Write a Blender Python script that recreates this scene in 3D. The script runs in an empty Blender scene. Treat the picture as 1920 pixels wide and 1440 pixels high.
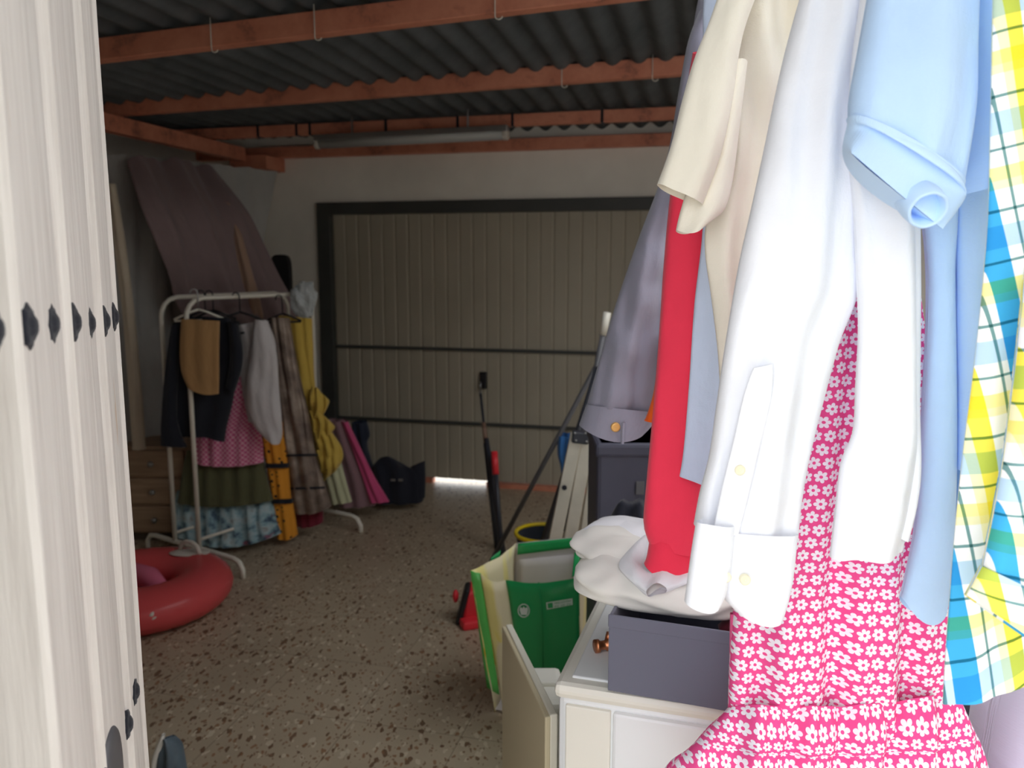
import bpy, bmesh, math, random
from mathutils import Vector, Matrix, noise
random.seed(7)
C = bpy.context.scene.collection
SC = bpy.context.scene

# ------------------------------------------------------------------ camera, world, light, exposure
F, PITCH, CAMZ = 1550.0, math.radians(8.4), 1.6
cam = bpy.data.objects.new('camera', bpy.data.cameras.new('camera')); C.objects.link(cam)
cam.data.sensor_width = 36.0; cam.data.lens = F / 1920 * 36; cam.data.clip_start = 0.02
cam.data.dof.use_dof = True; cam.data.dof.focus_distance = 1.25; cam.data.dof.aperture_fstop = 5.6
cam.location = (0, 0, CAMZ); cam.rotation_euler = (math.radians(90) - PITCH, 0, 0)
SC.camera = cam
AZ = math.radians(14)                      # the room is turned 14 degrees against the view
EX = Vector((math.cos(AZ), -math.sin(AZ), 0)); EY = Vector((math.sin(AZ), math.cos(AZ), 0)); EZ = Vector((0, 0, 1))
def W(a, b, z): return EX * a + EY * b + EZ * z
w = bpy.data.worlds.new('sky'); SC.world = w; w.use_nodes = True
bg = w.node_tree.nodes['Background']; bg.inputs[0].default_value = (0.93, 0.96, 1.0, 1); bg.inputs[1].default_value = 2.9
SC.view_settings.view_transform = 'Standard'; SC.view_settings.look = 'None'
SC.view_settings.gamma = 1.0; SC.view_settings.use_curve_mapping = False; SC.view_settings.exposure = 0.33
SC.cycles.max_bounces = 14; SC.cycles.diffuse_bounces = 10; SC.cycles.transparent_max_bounces = 12
pl = bpy.data.lights.new('doorway_portal', 'AREA'); pl.shape = 'RECTANGLE'; pl.size = 1.9; pl.size_y = 2.4
po = bpy.data.objects.new('doorway_portal', pl); C.objects.link(po)
po.location = W(0.5, 0.12, 1.2)
po.rotation_euler = (math.radians(90), 0, -AZ)      # faces into the room
pl.cycles.is_portal = True
R_ = 1.35; SA0, SA1, SB0, SB1 = -.05, 1.2, 0.95, 3.7      # added unseen roof opening that brightens the right side
p2 = bpy.data.lights.new('added_rooflight_portal', 'AREA'); p2.shape = 'RECTANGLE'; p2.size = SA1 - SA0; p2.size_y = SB1 - SB0; p2.cycles.is_portal = True
po2 = bpy.data.objects.new('added_rooflight_portal', p2); C.objects.link(po2); po2.location = W((SA0 + SA1) / 2, (SB0 + SB1) / 2, 2.78); po2.rotation_euler = (0, 0, -AZ)

# ------------------------------------------------------------------ helpers
cp, sp = math.cos(PITCH), math.sin(PITCH)
def ray(px, py):
    u = (px - 960) / F; v = (720 - py) / F
    return Vector((u, v * sp + cp, v * cp - sp))
def PY(px, py, Y):
    d = ray(px, py); return Vector((0, 0, CAMZ)) + d * (Y / d.y)
def PZ(px, py, z):
    d = ray(px, py); return Vector((0, 0, CAMZ)) + d * ((z - CAMZ) / d.z)
def PE(px, py, e2):
    d = ray(px, py); return Vector((0, 0, CAMZ)) + d * (e2 / d.dot(EY))
OFF = {}
def tag(o, label=None, cat=None, group=None, kind=None):
    if label: o['label'] = label
    if cat: o['category'] = cat
    if group: o['group'] = group
    if kind: o['kind'] = kind
    return o
def thing(name, loc, label=None, cat=None, group=None, kind=None):
    o = bpy.data.objects.new(name, None); C.objects.link(o); o.location = loc; o.empty_display_size = 0.1
    OFF[o] = Vector(loc)
    return tag(o, label, cat, group, kind)
class MB:
    def __init__(s): s.v = []; s.f = []; s.uv = {}
    def add(s, vs, fs, uvs=None):
        n = len(s.v); s.v += [Vector(p) for p in vs]
        for i, f in enumerate(fs):
            if uvs: s.uv[len(s.f)] = uvs[i]
            s.f.append([n + k for k in f])
        return s
    def obox(s, c, a, b, d):
        c, a, b, d = Vector(c), Vector(a), Vector(b), Vector(d)
        vs = [c + a * i + b * j + d * k for k in (-1, 1) for j in (-1, 1) for i in (-1, 1)]
        return s.add(vs, [(0, 2, 3, 1), (4, 5, 7, 6), (0, 1, 5, 4), (2, 6, 7, 3), (0, 4, 6, 2), (1, 3, 7, 5)])
    def ebox(s, a0, a1, b0, b1, z0, z1):
        return s.obox(W((a0 + a1) / 2, (b0 + b1) / 2, (z0 + z1) / 2), EX * (a1 - a0) / 2, EY * (b1 - b0) / 2, EZ * (z1 - z0) / 2)
    def bar(s, p, q, wd, th, side=None):
        p, q = Vector(p), Vector(q); t = q - p; L = t.length; t.normalize()
        side = Vector(side) if side else Vector((1, 0, 0)); side = (side - t * side.dot(t)).normalized()
        return s.obox((p + q) / 2, side * wd / 2, t.cross(side) * th / 2, t * L / 2)
    def tube(s, pts, r, seg=10, caps=True, up=None):
        pts = [Vector(p) for p in pts]; n = len(pts); vs = []; fs = []
        rr = r if isinstance(r, (list, tuple)) else [r] * n
        ref = None
        for i, p in enumerate(pts):
            t = (pts[min(i + 1, n - 1)] - pts[max(i - 1, 0)]).normalized()
            if ref is None:
                ref = Vector((0, 0, 1)) if abs(t.z) < .9 else Vector((1, 0, 0))
            x = (ref - t * ref.dot(t)).normalized(); ref = x; y = t.cross(x)
            for k in range(seg):
                a = 2 * math.pi * k / seg; vs.append(p + (x * math.cos(a) + y * math.sin(a)) * rr[i])
        for i in range(n - 1):
            for k in range(seg):
                a, b = i * seg + k, i * seg + (k + 1) % seg
                fs.append((a, b, b + seg, a + seg))
        if caps: fs.append(tuple(range(seg))[::-1]); fs.append(tuple((n - 1) * seg + k for k in range(seg)))
        return s.add(vs, fs)
    def ell(s, c, rx, ry, rz, seg=20, rings=12, R=None, f=None):
        c = Vector(c); vs = []; fs = []
        for i in range(rings + 1):
            th = math.pi * i / rings
            for k in range(seg):
                ph = 2 * math.pi * k / seg
                q = Vector((math.sin(th) * math.cos(ph), math.sin(th) * math.sin(ph), math.cos(th)))
                m = f(q) if f else 1
                q = Vector((q.x * rx, q.y * ry, q.z * rz)) * m
                vs.append(c + (R @ q if R else q))
        for i in range(rings):
            for k in range(seg):
                a, b = i * seg + k, i * seg + (k + 1) % seg
                fs.append((a, a + seg, b + seg, b))
        return s.add(vs, fs)
    def lathe(s, c, axis, prof, seg=20, side=None, lobe=None):
        c = Vector(c); axis = Vector(axis).normalized()
        x = Vector(side) if side else (Vector((0, 0, 1)) if abs(axis.z) < .9 else Vector((1, 0, 0)))
        x = (x - axis * x.dot(axis)).normalized(); y = axis.cross(x); vs = []; fs = []
        for r, h in prof:
            for k in range(seg):
                a = 2 * math.pi * k / seg; q = r * (lobe(a) if lobe else 1)
                vs.append(c + axis * h + (x * math.cos(a) + y * math.sin(a)) * q)
        for i in range(len(prof) - 1):
            for k in range(seg):
                a, b = i * seg + k, i * seg + (k + 1) % seg
                fs.append((a, b, b + seg, a + seg))
        return s.add(vs, fs)
    def build(s, name, mat, parent=None, smooth=False, bevel=0, solid=0, loc=None):
        if parent is not None: off = OFF[parent]
        elif loc is not None: off = Vector(loc)
        else:
            xs = [p.x for p in s.v]; ys = [p.y for p in s.v]; zs = [p.z for p in s.v]
            off = Vector(((min(xs) + max(xs)) / 2, (min(ys) + max(ys)) / 2, min(zs)))
        me = bpy.data.meshes.new(name); me.from_pydata([p - off for p in s.v], [], s.f)
        if s.uv:
            ul = me.uv_layers.new(name='UVMap')
            for p in me.polygons:
                if p.index in s.uv:
                    for li, q in zip(p.loop_indices, s.uv[p.index]): ul.data[li].uv = q
        bm = bmesh.new(); bm.from_mesh(me); bmesh.ops.recalc_face_normals(bm, faces=bm.faces[:]); bm.to_mesh(me); bm.free()
        me.materials.append(mat)
        if smooth: me.polygons.foreach_set('use_smooth', [True] * len(me.polygons))
        o = bpy.data.objects.new(name, me); C.objects.link(o)
        if parent is not None: o.parent = parent
        else: o.location = off
        OFF[o] = off
        if bevel:
            m = o.modifiers.new('bevel', 'BEVEL'); m.width = bevel; m.segments = 2; m.limit_method = 'ANGLE'
        if solid:
            m = o.modifiers.new('solid', 'SOLIDIFY'); m.thickness = solid; m.offset = -1
        return o

def crom(pts, t):
    n = len(pts) - 1; x = t * n; i = min(int(x), n - 1); f = x - i
    p0, p1, p2, p3 = pts[max(i - 1, 0)], pts[i], pts[i + 1], pts[min(i + 2, n)]
    return [0.5 * ((2 * b) + (-a + c) * f + (2 * a - 5 * b + 4 * c - d) * f * f + (-a + 3 * b - 3 * c + d) * f ** 3)
            for a, b, c, d in zip(p0, p1, p2, p3)]
def cloth(mb, rows, th=.02, folds=(), n=36, m=44, wr=.003, wf=(14, 5), seed=0, edge=0., flat=.8, grow=0., uvx=None, uvs=1.):
    """A hanging sleeve/body of cloth: a flattened closed tube whose left and right edge are given row by row
    (left x,y, right x,y in photo pixels, distance, sag), with folds running down it."""
    R = []
    for r in rows:
        Y = r[4]; yl, yr = (Y if isinstance(Y, tuple) else (Y, Y))
        R.append([r[0], r[1], r[2], r[3], yl, yr, r[5] if len(r) > 5 else 0, r[6] if len(r) > 6 else th])
    cum = [0]
    for a, b in zip(R[:-1], R[1:]):
        cum.append(cum[-1] + max(abs(a[1] + a[3] - b[1] - b[3]) / 2, 6))
    grid = []; vlen = 0; prev = None; base = []
    for i in range(n + 1):
        s = cum[-1] * i / n
        k = max(j for j in range(len(cum)) if cum[j] <= s + 1e-6); k = min(k, len(cum) - 2)
        t = (k + (s - cum[k]) / (cum[k + 1] - cum[k])) / (len(R) - 1)
        lx, ly, rx, ry, yl, yr, sag, tt = crom(R, t)
        base.append((lx, ly, rx, ry, yl, yr, sag, tt))
    def bp(q, xi):
        lx, ly, rx, ry, yl, yr, sag, tt = q; h = (xi + 1) / 2
        return PY(lx + (rx - lx) * h, ly + (ry - ly) * h + sag * (1 - xi * xi), yl + (yr - yl) * h)
    for i, q in enumerate(base):
        L, Rr = bp(q, -1), bp(q, 1); c = bp(q, 0)
        if prev is not None: vlen += (c - prev).length
        prev = c; a = (Rr - L); hw = a.length / 2
        dn = bp(base[min(i + 1, n)], 0) - bp(base[max(i - 1, 0)], 0)
        d = a.cross(dn); d = d.normalized() if d.length > 1e-9 else Vector((0, 1, 0))
        if d.y < 0: d = -d
        row = []
        for k in range(m):
            ang = 2 * math.pi * k / m; xi = -math.cos(ang); sn = math.sin(ang)
            front = sn >= 0
            P = bp(q, xi * (1 + edge * noise.noise(Vector((vlen * 9, xi * 2, seed + 3.3)))))
            u = xi * hw; fade = 1 - abs(xi) ** 5
            ds = 0
            for A, lam, sl, ph in folds:
                g = 1 + grow * (i / n)
                ds += A * g * math.sin(2 * math.pi * (u / lam + sl * vlen) + ph + 1.3 * noise.noise(Vector((vlen * 3, ph, seed))))
            ds += wr * 2 * noise.noise(Vector((u * wf[0], vlen * wf[1], seed + (0 if front else 9))))
            tt = q[7] * abs(sn) ** flat
            P = P - d * ((tt if front else -tt) + ds * fade)
            uu = (P.x - uvx) if uvx is not None else u
            row.append((P, ((uu if front else 2.2 * hw + uu) * uvs, -vlen * uvs)))
        grid.append(row)
    vs = [p for row in grid for p, _ in row]; fs = []; uvs = []
    for i in range(n):
        for k in range(m):
            k2 = (k + 1) % m
            fs.append((i * m + k, i * m + k2, (i + 1) * m + k2, (i + 1) * m + k))
            uvs.append([grid[i][k][1], grid[i][k2][1], grid[i + 1][k2][1], grid[i + 1][k][1]])
    mb.add(vs, fs, uvs); return mb
def garment(name, mat, rows, parent=None, **kw):
    return cloth(MB(), rows, **kw).build(name, mat, parent, smooth=True)

# ------------------------------------------------------------------ materials
def srgb(r, g, b):
    def f(c):
        c /= 255; return c / 12.92 if c <= .04045 else ((c + .055) / 1.055) ** 2.4
    return (f(r), f(g), f(b), 1)
class NT:
    def __init__(s, name):
        s.m = bpy.data.materials.new(name); s.m.use_nodes = True; s.t = s.m.node_tree; s.p = s.t.nodes['Principled BSDF']
    def n(s, typ, **kw):
        o = s.t.nodes.new(typ)
        for k, v in kw.items(): setattr(o, k, v)
        return o
    def l(s, a, b): s.t.links.new(a, b)
    def val(s, sock, v):
        if hasattr(v, 'is_linked') or hasattr(v, 'links'): s.l(v, sock)
        else: sock.default_value = v
    def math(s, op, a, b=0., c=0.):
        o = s.n('ShaderNodeMath', operation=op); s.val(o.inputs[0], a); s.val(o.inputs[1], b); s.val(o.inputs[2], c); return o.outputs[0]
    def mix(s, f, a, b, mode='MIX'):
        o = s.n('ShaderNodeMix', data_type='RGBA', blend_type=mode); s.val(o.inputs[0], f); s.val(o.inputs[6], a); s.val(o.inputs[7], b); return o.outputs[2]
    def coord(s, k='Object', scale=(1, 1, 1), rot=(0, 0, 0)):
        tc = s.n('ShaderNodeTexCoord'); mp = s.n('ShaderNodeMapping'); mp.inputs['Scale'].default_value = scale; mp.inputs['Rotation'].default_value = rot
        s.l(tc.outputs[k], mp.inputs['Vector']); return mp.outputs[0]
    def noise(s, vec, scale, detail=4, rough=.55):
        o = s.n('ShaderNodeTexNoise'); s.l(vec, o.inputs['Vector']); o.inputs['Scale'].default_value = scale; o.inputs['Detail'].default_value = detail; o.inputs['Roughness'].default_value = rough; return o.outputs[0]
    def ramp(s, fac, stops, interp='LINEAR'):
        o = s.n('ShaderNodeValToRGB'); o.color_ramp.interpolation = interp; e = o.color_ramp.elements
        while len(e) < len(stops): e.new(.5)
        for q, (p, c) in zip(e, stops): q.position = p; q.color = c if len(c) == 4 else (*c, 1)
        s.l(fac, o.inputs[0]); return o.outputs[0]
    def bump(s, h, strength=.3, dist=.01):
        o = s.n('ShaderNodeBump'); s.l(h, o.inputs['Height']); o.inputs['Strength'].default_value = strength; o.inputs['Distance'].default_value = dist; s.l(o.outputs[0], s.p.inputs['Normal']); return o
    def base(s, v): s.val(s.p.inputs['Base Color'], v)
def mul(c, k): return (c[0] * k, c[1] * k, c[2] * k, 1)
def plain(name, col, rough=.6, var=.12, scale=6., bump=0., bscale=60., metal=0., spec=None, coord='Object'):
    t = NT(name); v = t.coord(coord); nz = t.noise(v, scale)
    t.base(t.ramp(nz, [(.3, mul(col, 1 - var)), (.7, mul(col, 1 + var * .5))]))
    t.p.inputs['Roughness'].default_value = rough; t.p.inputs['Metallic'].default_value = metal
    if spec is not None: t.p.inputs['Specular IOR Level'].default_value = spec
    if bump: t.bump(t.noise(v, bscale, 3), bump, .004)
    return t.m
def fabric(name, col, var=.05, bump=.25, rough=.9, sheen=.2, rib=None):
    t = NT(name); v = t.coord('UV'); nz = t.noise(v, 9)
    t.base(t.ramp(nz, [(.3, mul(col, 1 - var)), (.7, mul(col, 1 + var * .4))]))
    t.p.inputs['Roughness'].default_value = rough; t.p.inputs['Specular IOR Level'].default_value = .15
    t.p.inputs['Sheen Weight'].default_value = sheen
    if rib:
        wv = t.n('ShaderNodeTexWave', wave_type='BANDS', bands_direction='X'); t.l(v, wv.inputs['Vector']); wv.inputs['Scale'].default_value = rib
        t.bump(wv.outputs[1], .2, .001)
    else:
        vw = t.coord('UV', (16, 7, 1), (0, 0, .25)); wrk = t.noise(vw, 1.6, 3, .5)
        t.bump(t.math('ADD', t.math('MULTIPLY', t.noise(v, 420, 2), .06), wrk), .55, .012)
    return t.m
M = {}
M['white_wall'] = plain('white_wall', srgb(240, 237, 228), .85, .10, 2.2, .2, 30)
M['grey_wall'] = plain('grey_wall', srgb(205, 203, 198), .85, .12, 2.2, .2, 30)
M['red_beam'] = None
def beam_mat():
    t = NT('rust_red_paint'); v = t.coord('Object', (1, 1, 1)); nz = t.noise(v, 5, 6, .7)
    t.base(t.ramp(nz, [(.30, srgb(124, 80, 66)), (.45, srgb(200, 126, 100)), (.62, srgb(214, 142, 114)), (.75, srgb(180, 108, 86))]))
    t.p.inputs['Roughness'].default_value = .6; t.bump(t.noise(v, 60), .2, .003); return t.m
M['red_beam'] = beam_mat()
def roof_mat():
    t = NT('grey_fibre_cement'); v = t.coord('Object'); nz = t.noise(v, 3, 6, .65)
    t.base(t.ramp(nz, [(.3, srgb(66, 72, 75)), (.7, srgb(96, 101, 105))])); t.p.inputs['Roughness'].default_value = .85
    t.bump(t.noise(v, 40), .3, .004); return t.m
M['roof'] = roof_mat()
def terrazzo():
    t = NT('terrazzo'); v = t.coord('Object', (1, 1, 1), (0, 0, .35))
    n0 = t.noise(v, 1.3, 5); base = t.ramp(n0, [(.3, srgb(164, 148, 126)), (.7, srgb(188, 172, 148))])
    st = t.coord('Object', (1, .55, 1), (0, 0, .6))
    wob = t.n('ShaderNodeTexNoise'); t.l(st, wob.inputs['Vector']); wob.inputs['Scale'].default_value = 40
    vm = t.n('ShaderNodeVectorMath', operation='MULTIPLY_ADD'); t.l(wob.outputs[1], vm.inputs[0]); vm.inputs[1].default_value = (.03, .03, 0); t.l(st, vm.inputs[2])
    col = base
    for sc, th, pick, c in ((34, .30, .55, srgb(104, 74, 52)), (48, .28, .55, srgb(146, 108, 78)), (40, .33, .6, srgb(206, 192, 168)), (80, .3, .5, srgb(136, 106, 82))):
        vo = t.n('ShaderNodeTexVoronoi', feature='F1'); t.l(vm.outputs[0], vo.inputs['Vector']); vo.inputs['Scale'].default_value = sc
        sep = t.n('ShaderNodeSeparateColor'); t.l(vo.outputs['Color'], sep.inputs[0])
        m1 = t.math('LESS_THAN', vo.outputs['Distance'], th); m2 = t.math('GREATER_THAN', sep.outputs[0], pick)
        m3 = t.math('MULTIPLY', m1, m2); col = t.mix(t.math('MULTIPLY', m3, .85), col, c)
    # tile joints, 40 cm
    br = t.n('ShaderNodeTexBrick', offset=0, squash=1); t.l(t.coord('Object', (1, 1, 1), (0, 0, AZ)), br.inputs['Vector'])
    br.inputs['Scale'].default_value = 1; br.inputs['Brick Width'].default_value = .4; br.inputs['Row Height'].default_value = .4; br.inputs['Mortar Size'].default_value = .0018
    col = t.mix(t.math('MULTIPLY', br.outputs['Fac'], .45), col, srgb(86, 72, 58))
    t.base(col); t.p.inputs['Roughness'].default_value = .42; t.bump(t.noise(v, 30), .05, .003); return t.m
M['terrazzo'] = terrazzo()
M['patio'] = plain('pale_patio', srgb(205, 200, 190), .8, .1, 3)
M['blocker'] = plain('grey_render', srgb(120, 112, 104), .9, .1, 2)
M['door_beige'] = plain('beige_door_paint', srgb(172, 165, 148), .55, .08, 2)
M['door_dark'] = plain('dark_frame_paint', srgb(68, 70, 68), .5, .15, 4)
M['black'] = plain('black_iron', srgb(34, 34, 36), .5, .3, 30, .3, 120)
M['blackplastic'] = plain('black_plastic', srgb(30, 30, 34), .4, .15)
M['white_metal'] = plain('white_enamel', srgb(232, 228, 216), .35, .04)
M['steel'] = plain('steel', srgb(170, 172, 172), .35, .1, 8, 0, 60, .9)
M['alu'] = plain('aluminium', srgb(214, 208, 194), .42, .1, 12, .1, 200, .55)
def leaf_mat():
    t = NT('weathered_white_paint'); v = t.coord('Object', (28, 28, 1.6)); nz = t.noise(v, 3, 6, .6)
    v2 = t.coord('Object', (9, 9, 1.3)); n2 = t.noise(v2, 3, 5, .6)
    col = t.ramp(nz, [(.28, srgb(206, 200, 194)), (.5, srgb(222, 217, 211)), (.75, srgb(232, 228, 222))])
    chip = t.ramp(n2, [(.70, (0, 0, 0)), (.735, (1, 1, 1))]); col = t.mix(t.math('MULTIPLY', chip, .55), col, srgb(196, 164, 124))
    t.base(col); t.p.inputs['Roughness'].default_value = .6
    t.bump(nz, .4, .005); return t.m
M['leaf'] = leaf_mat()
def wood(name, a, b, sc=(1.2, 14, 14)):
    t = NT(name); v = t.coord('Object', sc); nz = t.noise(v, 3, 6, .6); t.base(t.ramp(nz, [(.3, a), (.7, b)])); t.p.inputs['Roughness'].default_value = .5; t.bump(nz, .1, .003); return t.m
M['dresser'] = wood('brown_wood', srgb(150, 124, 100), srgb(182, 154, 126))
M['dresser_dark'] = plain('dark_wood_edge', srgb(70, 58, 48), .6)
def clear(name, col, alpha, rough=.15):
    t = NT(name); t.base(col); t.p.inputs['Roughness'].default_value = rough; t.p.inputs['Transmission Weight'].default_value = alpha; t.p.inputs['IOR'].default_value = 1.25; return t.m
M['tube_cover'] = clear('clear_plastic_cover', srgb(225, 228, 228), .55, .12)
M['plastic_film'] = clear('crinkled_plastic_film', srgb(215, 222, 225), .35, .12)
M['red_vinyl'] = clear('red_vinyl', srgb(214, 86, 88), .12, .22)
M['pink_vinyl'] = clear('pink_vinyl', srgb(226, 120, 150), .12, .22)
M['clear_vinyl'] = clear('clear_vinyl', srgb(222, 216, 206), .2, .25)
M['enamel'] = plain('appliance_white', srgb(240, 243, 246), .32, .03, 1.5)
M['enamel_cream'] = plain('appliance_cream_rim', srgb(240, 238, 228), .4, .03, 1.5)
M['board'] = plain('cream_board', srgb(208, 196, 164), .5, .06, 2)
M['board_edge'] = plain('pale_board_edge', srgb(226, 222, 206), .45, .04, 2)
M['grey_box'] = fabric('dark_grey_fabric', srgb(116, 118, 134), .06, .3)
M['dark_navy'] = plain('dark_navy_plastic', srgb(74, 74, 90), .55, .12, 5)
M['navy_fabric'] = fabric('black_navy_cloth', srgb(40, 42, 52))
M['copper'] = plain('copper', srgb(200, 130, 92), .3, .1, 20, 0, 60, .9)
M['brass'] = plain('brass_button', srgb(226, 176, 104), .35, .05, 20, 0, 60, .5)
# fabrics
for k, c in dict(denim=(146, 146, 162), red=(255, 66, 94), paleblue=(200, 214, 238), cream=(246, 240, 224), white=(242, 244, 250), offwhite=(240, 238, 232),
                 polo=(190, 219, 252), polo_shade=(120, 166, 226), orange=(236, 100, 30), black=(36, 38, 46), camel=(176, 138, 94), olive=(92, 92, 66),
                 blouse=(206, 202, 204), yellow=(206, 176, 84), palegreen=(196, 198, 164), mauve=(142, 112, 118), hotpink=(206, 84, 132), curtain=(176, 176, 174),
                 creamdrape=(206, 194, 174), duskymauve=(138, 120, 122), darkred=(120, 40, 56), bluebag=(58, 110, 170), lavender=(220, 220, 238), navy=(44, 50, 66), bucket=(42, 46, 54)).items():
    M[k] = fabric(k + '_cloth', srgb(*c))
M['polo_rib'] = fabric('polo_rib_knit', srgb(194, 222, 252), .03, .3, .9, .2, 160)
M['red_rib'] = fabric('red_rib_knit', srgb(250, 60, 88), .03, .3, .9, .2, 200)
def flowers():
    t = NT('pink_daisy_print'); tc = t.n('ShaderNodeTexCoord'); sp_ = t.n('ShaderNodeSeparateXYZ'); t.l(tc.outputs['UV'], sp_.inputs[0])
    S = .0205
    wob = t.noise(tc.outputs['UV'], 30, 1)
    x = t.math('ADD', t.math('DIVIDE', sp_.outputs[0], S), t.math('MULTIPLY', wob, .15)); y = t.math('DIVIDE', sp_.outputs[1], S * .9)
    row = t.math('FLOOR', y); odd = t.math('MULTIPLY', t.math('MODULO', t.math('ABSOLUTE', row), 2.), .5)
    xx = t.math('ADD', x, odd); col = t.math('FLOOR', xx)
    lx = t.math('SUBTRACT', t.math('SUBTRACT', xx, col), .5); ly = t.math('SUBTRACT', t.math('SUBTRACT', y, row), .5)
    r = t.math('SQRT', t.math('ADD', t.math('MULTIPLY', lx, lx), t.math('MULTIPLY', ly, ly)))
    th = t.math('ADD', t.math('ARCTAN2', ly, lx), t.math('MULTIPLY', t.math('ADD', row, col), .7))
    pet = t.math('ABSOLUTE', t.math('COSINE', t.math('MULTIPLY', th, 3.)))
    lim = t.math('ADD', t.math('MULTIPLY', t.math('POWER', pet, .6), .25), .21)
    m = t.math('MULTIPLY', t.math('LESS_THAN', r, lim), t.math('GREATER_THAN', r, .115))
    t.base(t.mix(m, srgb(238, 84, 150), srgb(246, 240, 250))); t.p.inputs['Roughness'].default_value = .9; t.p.inputs['Specular IOR Level'].default_value = .15
    t.bump(t.noise(tc.outputs['UV'], 300, 2), .2, .0015); return t.m
M['flowers'] = flowers()
def plaid():
    t = NT('madras_plaid'); v = t.coord('UV', (1, 1, 1), (0, 0, math.radians(-14))); sp_ = t.n('ShaderNodeSeparateXYZ'); t.l(v, sp_.inputs[0])
    def stripes(s, per, stops):
        return t.ramp(t.math('FRACT', t.math('DIVIDE', t.math('ADD', s, 40 * per), per)), stops, 'CONSTANT')
    Wh = (1, 1, 1); bl = srgb(70, 176, 232); te = srgb(120, 160, 160); ye = srgb(252, 236, 90); lb = srgb(196, 224, 246); py = srgb(252, 246, 200)
    wa = stripes(sp_.outputs[0], .105, [(0, bl), (.22, Wh), (.34, te), (.37, Wh), (.47, py), (.56, ye), (.72, Wh), (.90, te), (.93, Wh)])
    we = stripes(sp_.outputs[1], .112, [(0, lb), (.2, Wh), (.32, te), (.345, Wh), (.52, py), (.60, srgb(254, 246, 170)), (.72, Wh), (.86, te), (.885, Wh)])
    t.base(t.mix(1., wa, we, 'MULTIPLY')); t.p.inputs['Roughness'].default_value = .9; t.p.inputs['Specular IOR Level'].default_value = .15
    t.bump(t.noise(v, 300, 2), .2, .0015); return t.m
M['plaid'] = plaid()
def gingham():
    t = NT('pink_gingham'); v = t.coord('UV'); ch = t.n('ShaderNodeTexChecker'); t.l(v, ch.inputs[0]); ch.inputs['Scale'].default_value = 75
    ch.inputs[1].default_value = srgb(206, 92, 138); ch.inputs[2].default_value = srgb(226, 170, 190); t.base(ch.outputs[0]); t.p.inputs['Roughness'].default_value = .9; return t.m
M['gingham'] = gingham()
def dots():
    t = NT('orange_polka'); v = t.coord('UV'); vo = t.n('ShaderNodeTexVoronoi', feature='F1'); t.l(v, vo.inputs['Vector']); vo.inputs['Scale'].default_value = 32; vo.inputs['Randomness'].default_value = .6
    t.base(t.mix(t.math('LESS_THAN', vo.outputs['Distance'], .27), srgb(222, 148, 44), srgb(30, 26, 26))); t.p.inputs['Roughness'].default_value = .9; return t.m
M['dots'] = dots()
def bluefloral():
    t = NT('blue_floral'); v = t.coord('UV'); a = t.noise(v, 16, 4); b = t.noise(v, 9, 3)
    col = t.ramp(a, [(.36, srgb(70, 92, 112)), (.47, srgb(140, 172, 182)), (.58, srgb(176, 196, 200)), (.7, srgb(150, 150, 150))])
    col = t.mix(t.ramp(b, [(.62, (0, 0, 0)), (.68, (1, 1, 1))]), col, srgb(150, 96, 112)); t.base(col); t.p.inputs['Roughness'].default_value = .9; return t.m
M['bluefloral'] = bluefloral()
def sequin():
    t = NT('taupe_sequin'); v = t.coord('UV'); a = t.noise(v, 90, 2); b = t.noise(v, 8, 4)
    t.base(t.ramp(b, [(.35, srgb(104, 88, 80)), (.55, srgb(140, 124, 112)), (.72, srgb(176, 160, 146))])); t.p.inputs['Metallic'].default_value = .25; t.p.inputs['Roughness'].default_value = .45; t.bump(a, .6, .004); return t.m
M['sequin'] = sequin()
def satchel(name, blotch):
    t = NT(name); v = t.coord('Object'); nz = t.noise(v, 3.5, 2)
    col = srgb(240, 228, 190)
    c1 = t.mix(t.ramp(t.noise(t.coord('Object', (1, 1, .35)), 9, 1), [(.52, (0, 0, 0)), (.6, (1, 1, 1))]), col, srgb(246, 232, 150))
    if blotch:
        z = t.n('ShaderNodeSeparateXYZ'); tc = t.n('ShaderNodeTexCoord'); t.l(tc.outputs['Object'], z.inputs[0])
        low = t.ramp(z.outputs[2], [(.26, (1, 1, 1)), (.34, (0, 0, 0))])
        vv = t.coord('Object', (1, 1, .45)); s2 = t.noise(vv, 14, 1)
        c1 = t.mix(t.math('MULTIPLY', low, t.ramp(s2, [(.5, (0, 0, 0)), (.53, (1, 1, 1))])), c1, t.ramp(z.outputs[2], [(.1, srgb(214, 62, 30)), (.17, srgb(240, 150, 40)), (.3, srgb(244, 222, 40))]))
    t.base(c1); t.p.inputs['Roughness'].default_value = .35; t.bump(nz, .3, .01); return t.m
M['bag_cream'] = satchel('cream_woven_plastic', True)
def glossy(name, col):
    t = NT(name); v = t.coord('Object'); t.base(col); t.p.inputs['Roughness'].default_value = .22; t.bump(t.noise(v, 22, 4), .5, .006); return t.m
M['bag_green'] = glossy('green_woven_plastic', srgb(44, 164, 94)); M['bag_light'] = glossy('light_green_trim', srgb(100, 204, 100))
M['bag_inside'] = plain('bag_lining', srgb(206, 200, 200), .5, .04)
M['print_white'] = plain('white_print', srgb(226, 236, 226), .4, .02)
M['yellow_plastic'] = plain('yellow_plastic', srgb(236, 206, 30), .35, .05)
M['red_plastic'] = plain('red_plastic', srgb(226, 50, 60), .4, .08)
M['pole_grey'] = plain('grey_pole', srgb(96, 96, 100), .4, .1)
M['pole_dark'] = plain('dark_pole', srgb(52, 54, 62), .4, .1)
M['brown_grip'] = plain('brown_grip', srgb(128, 100, 84), .5, .1)
M['ivory'] = plain('ivory_button', srgb(240, 234, 206), .4, .03)
M['bluegrey'] = plain('blue_grey_rubber', srgb(88, 104, 116), .4, .3, 14, .4, 30)

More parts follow.
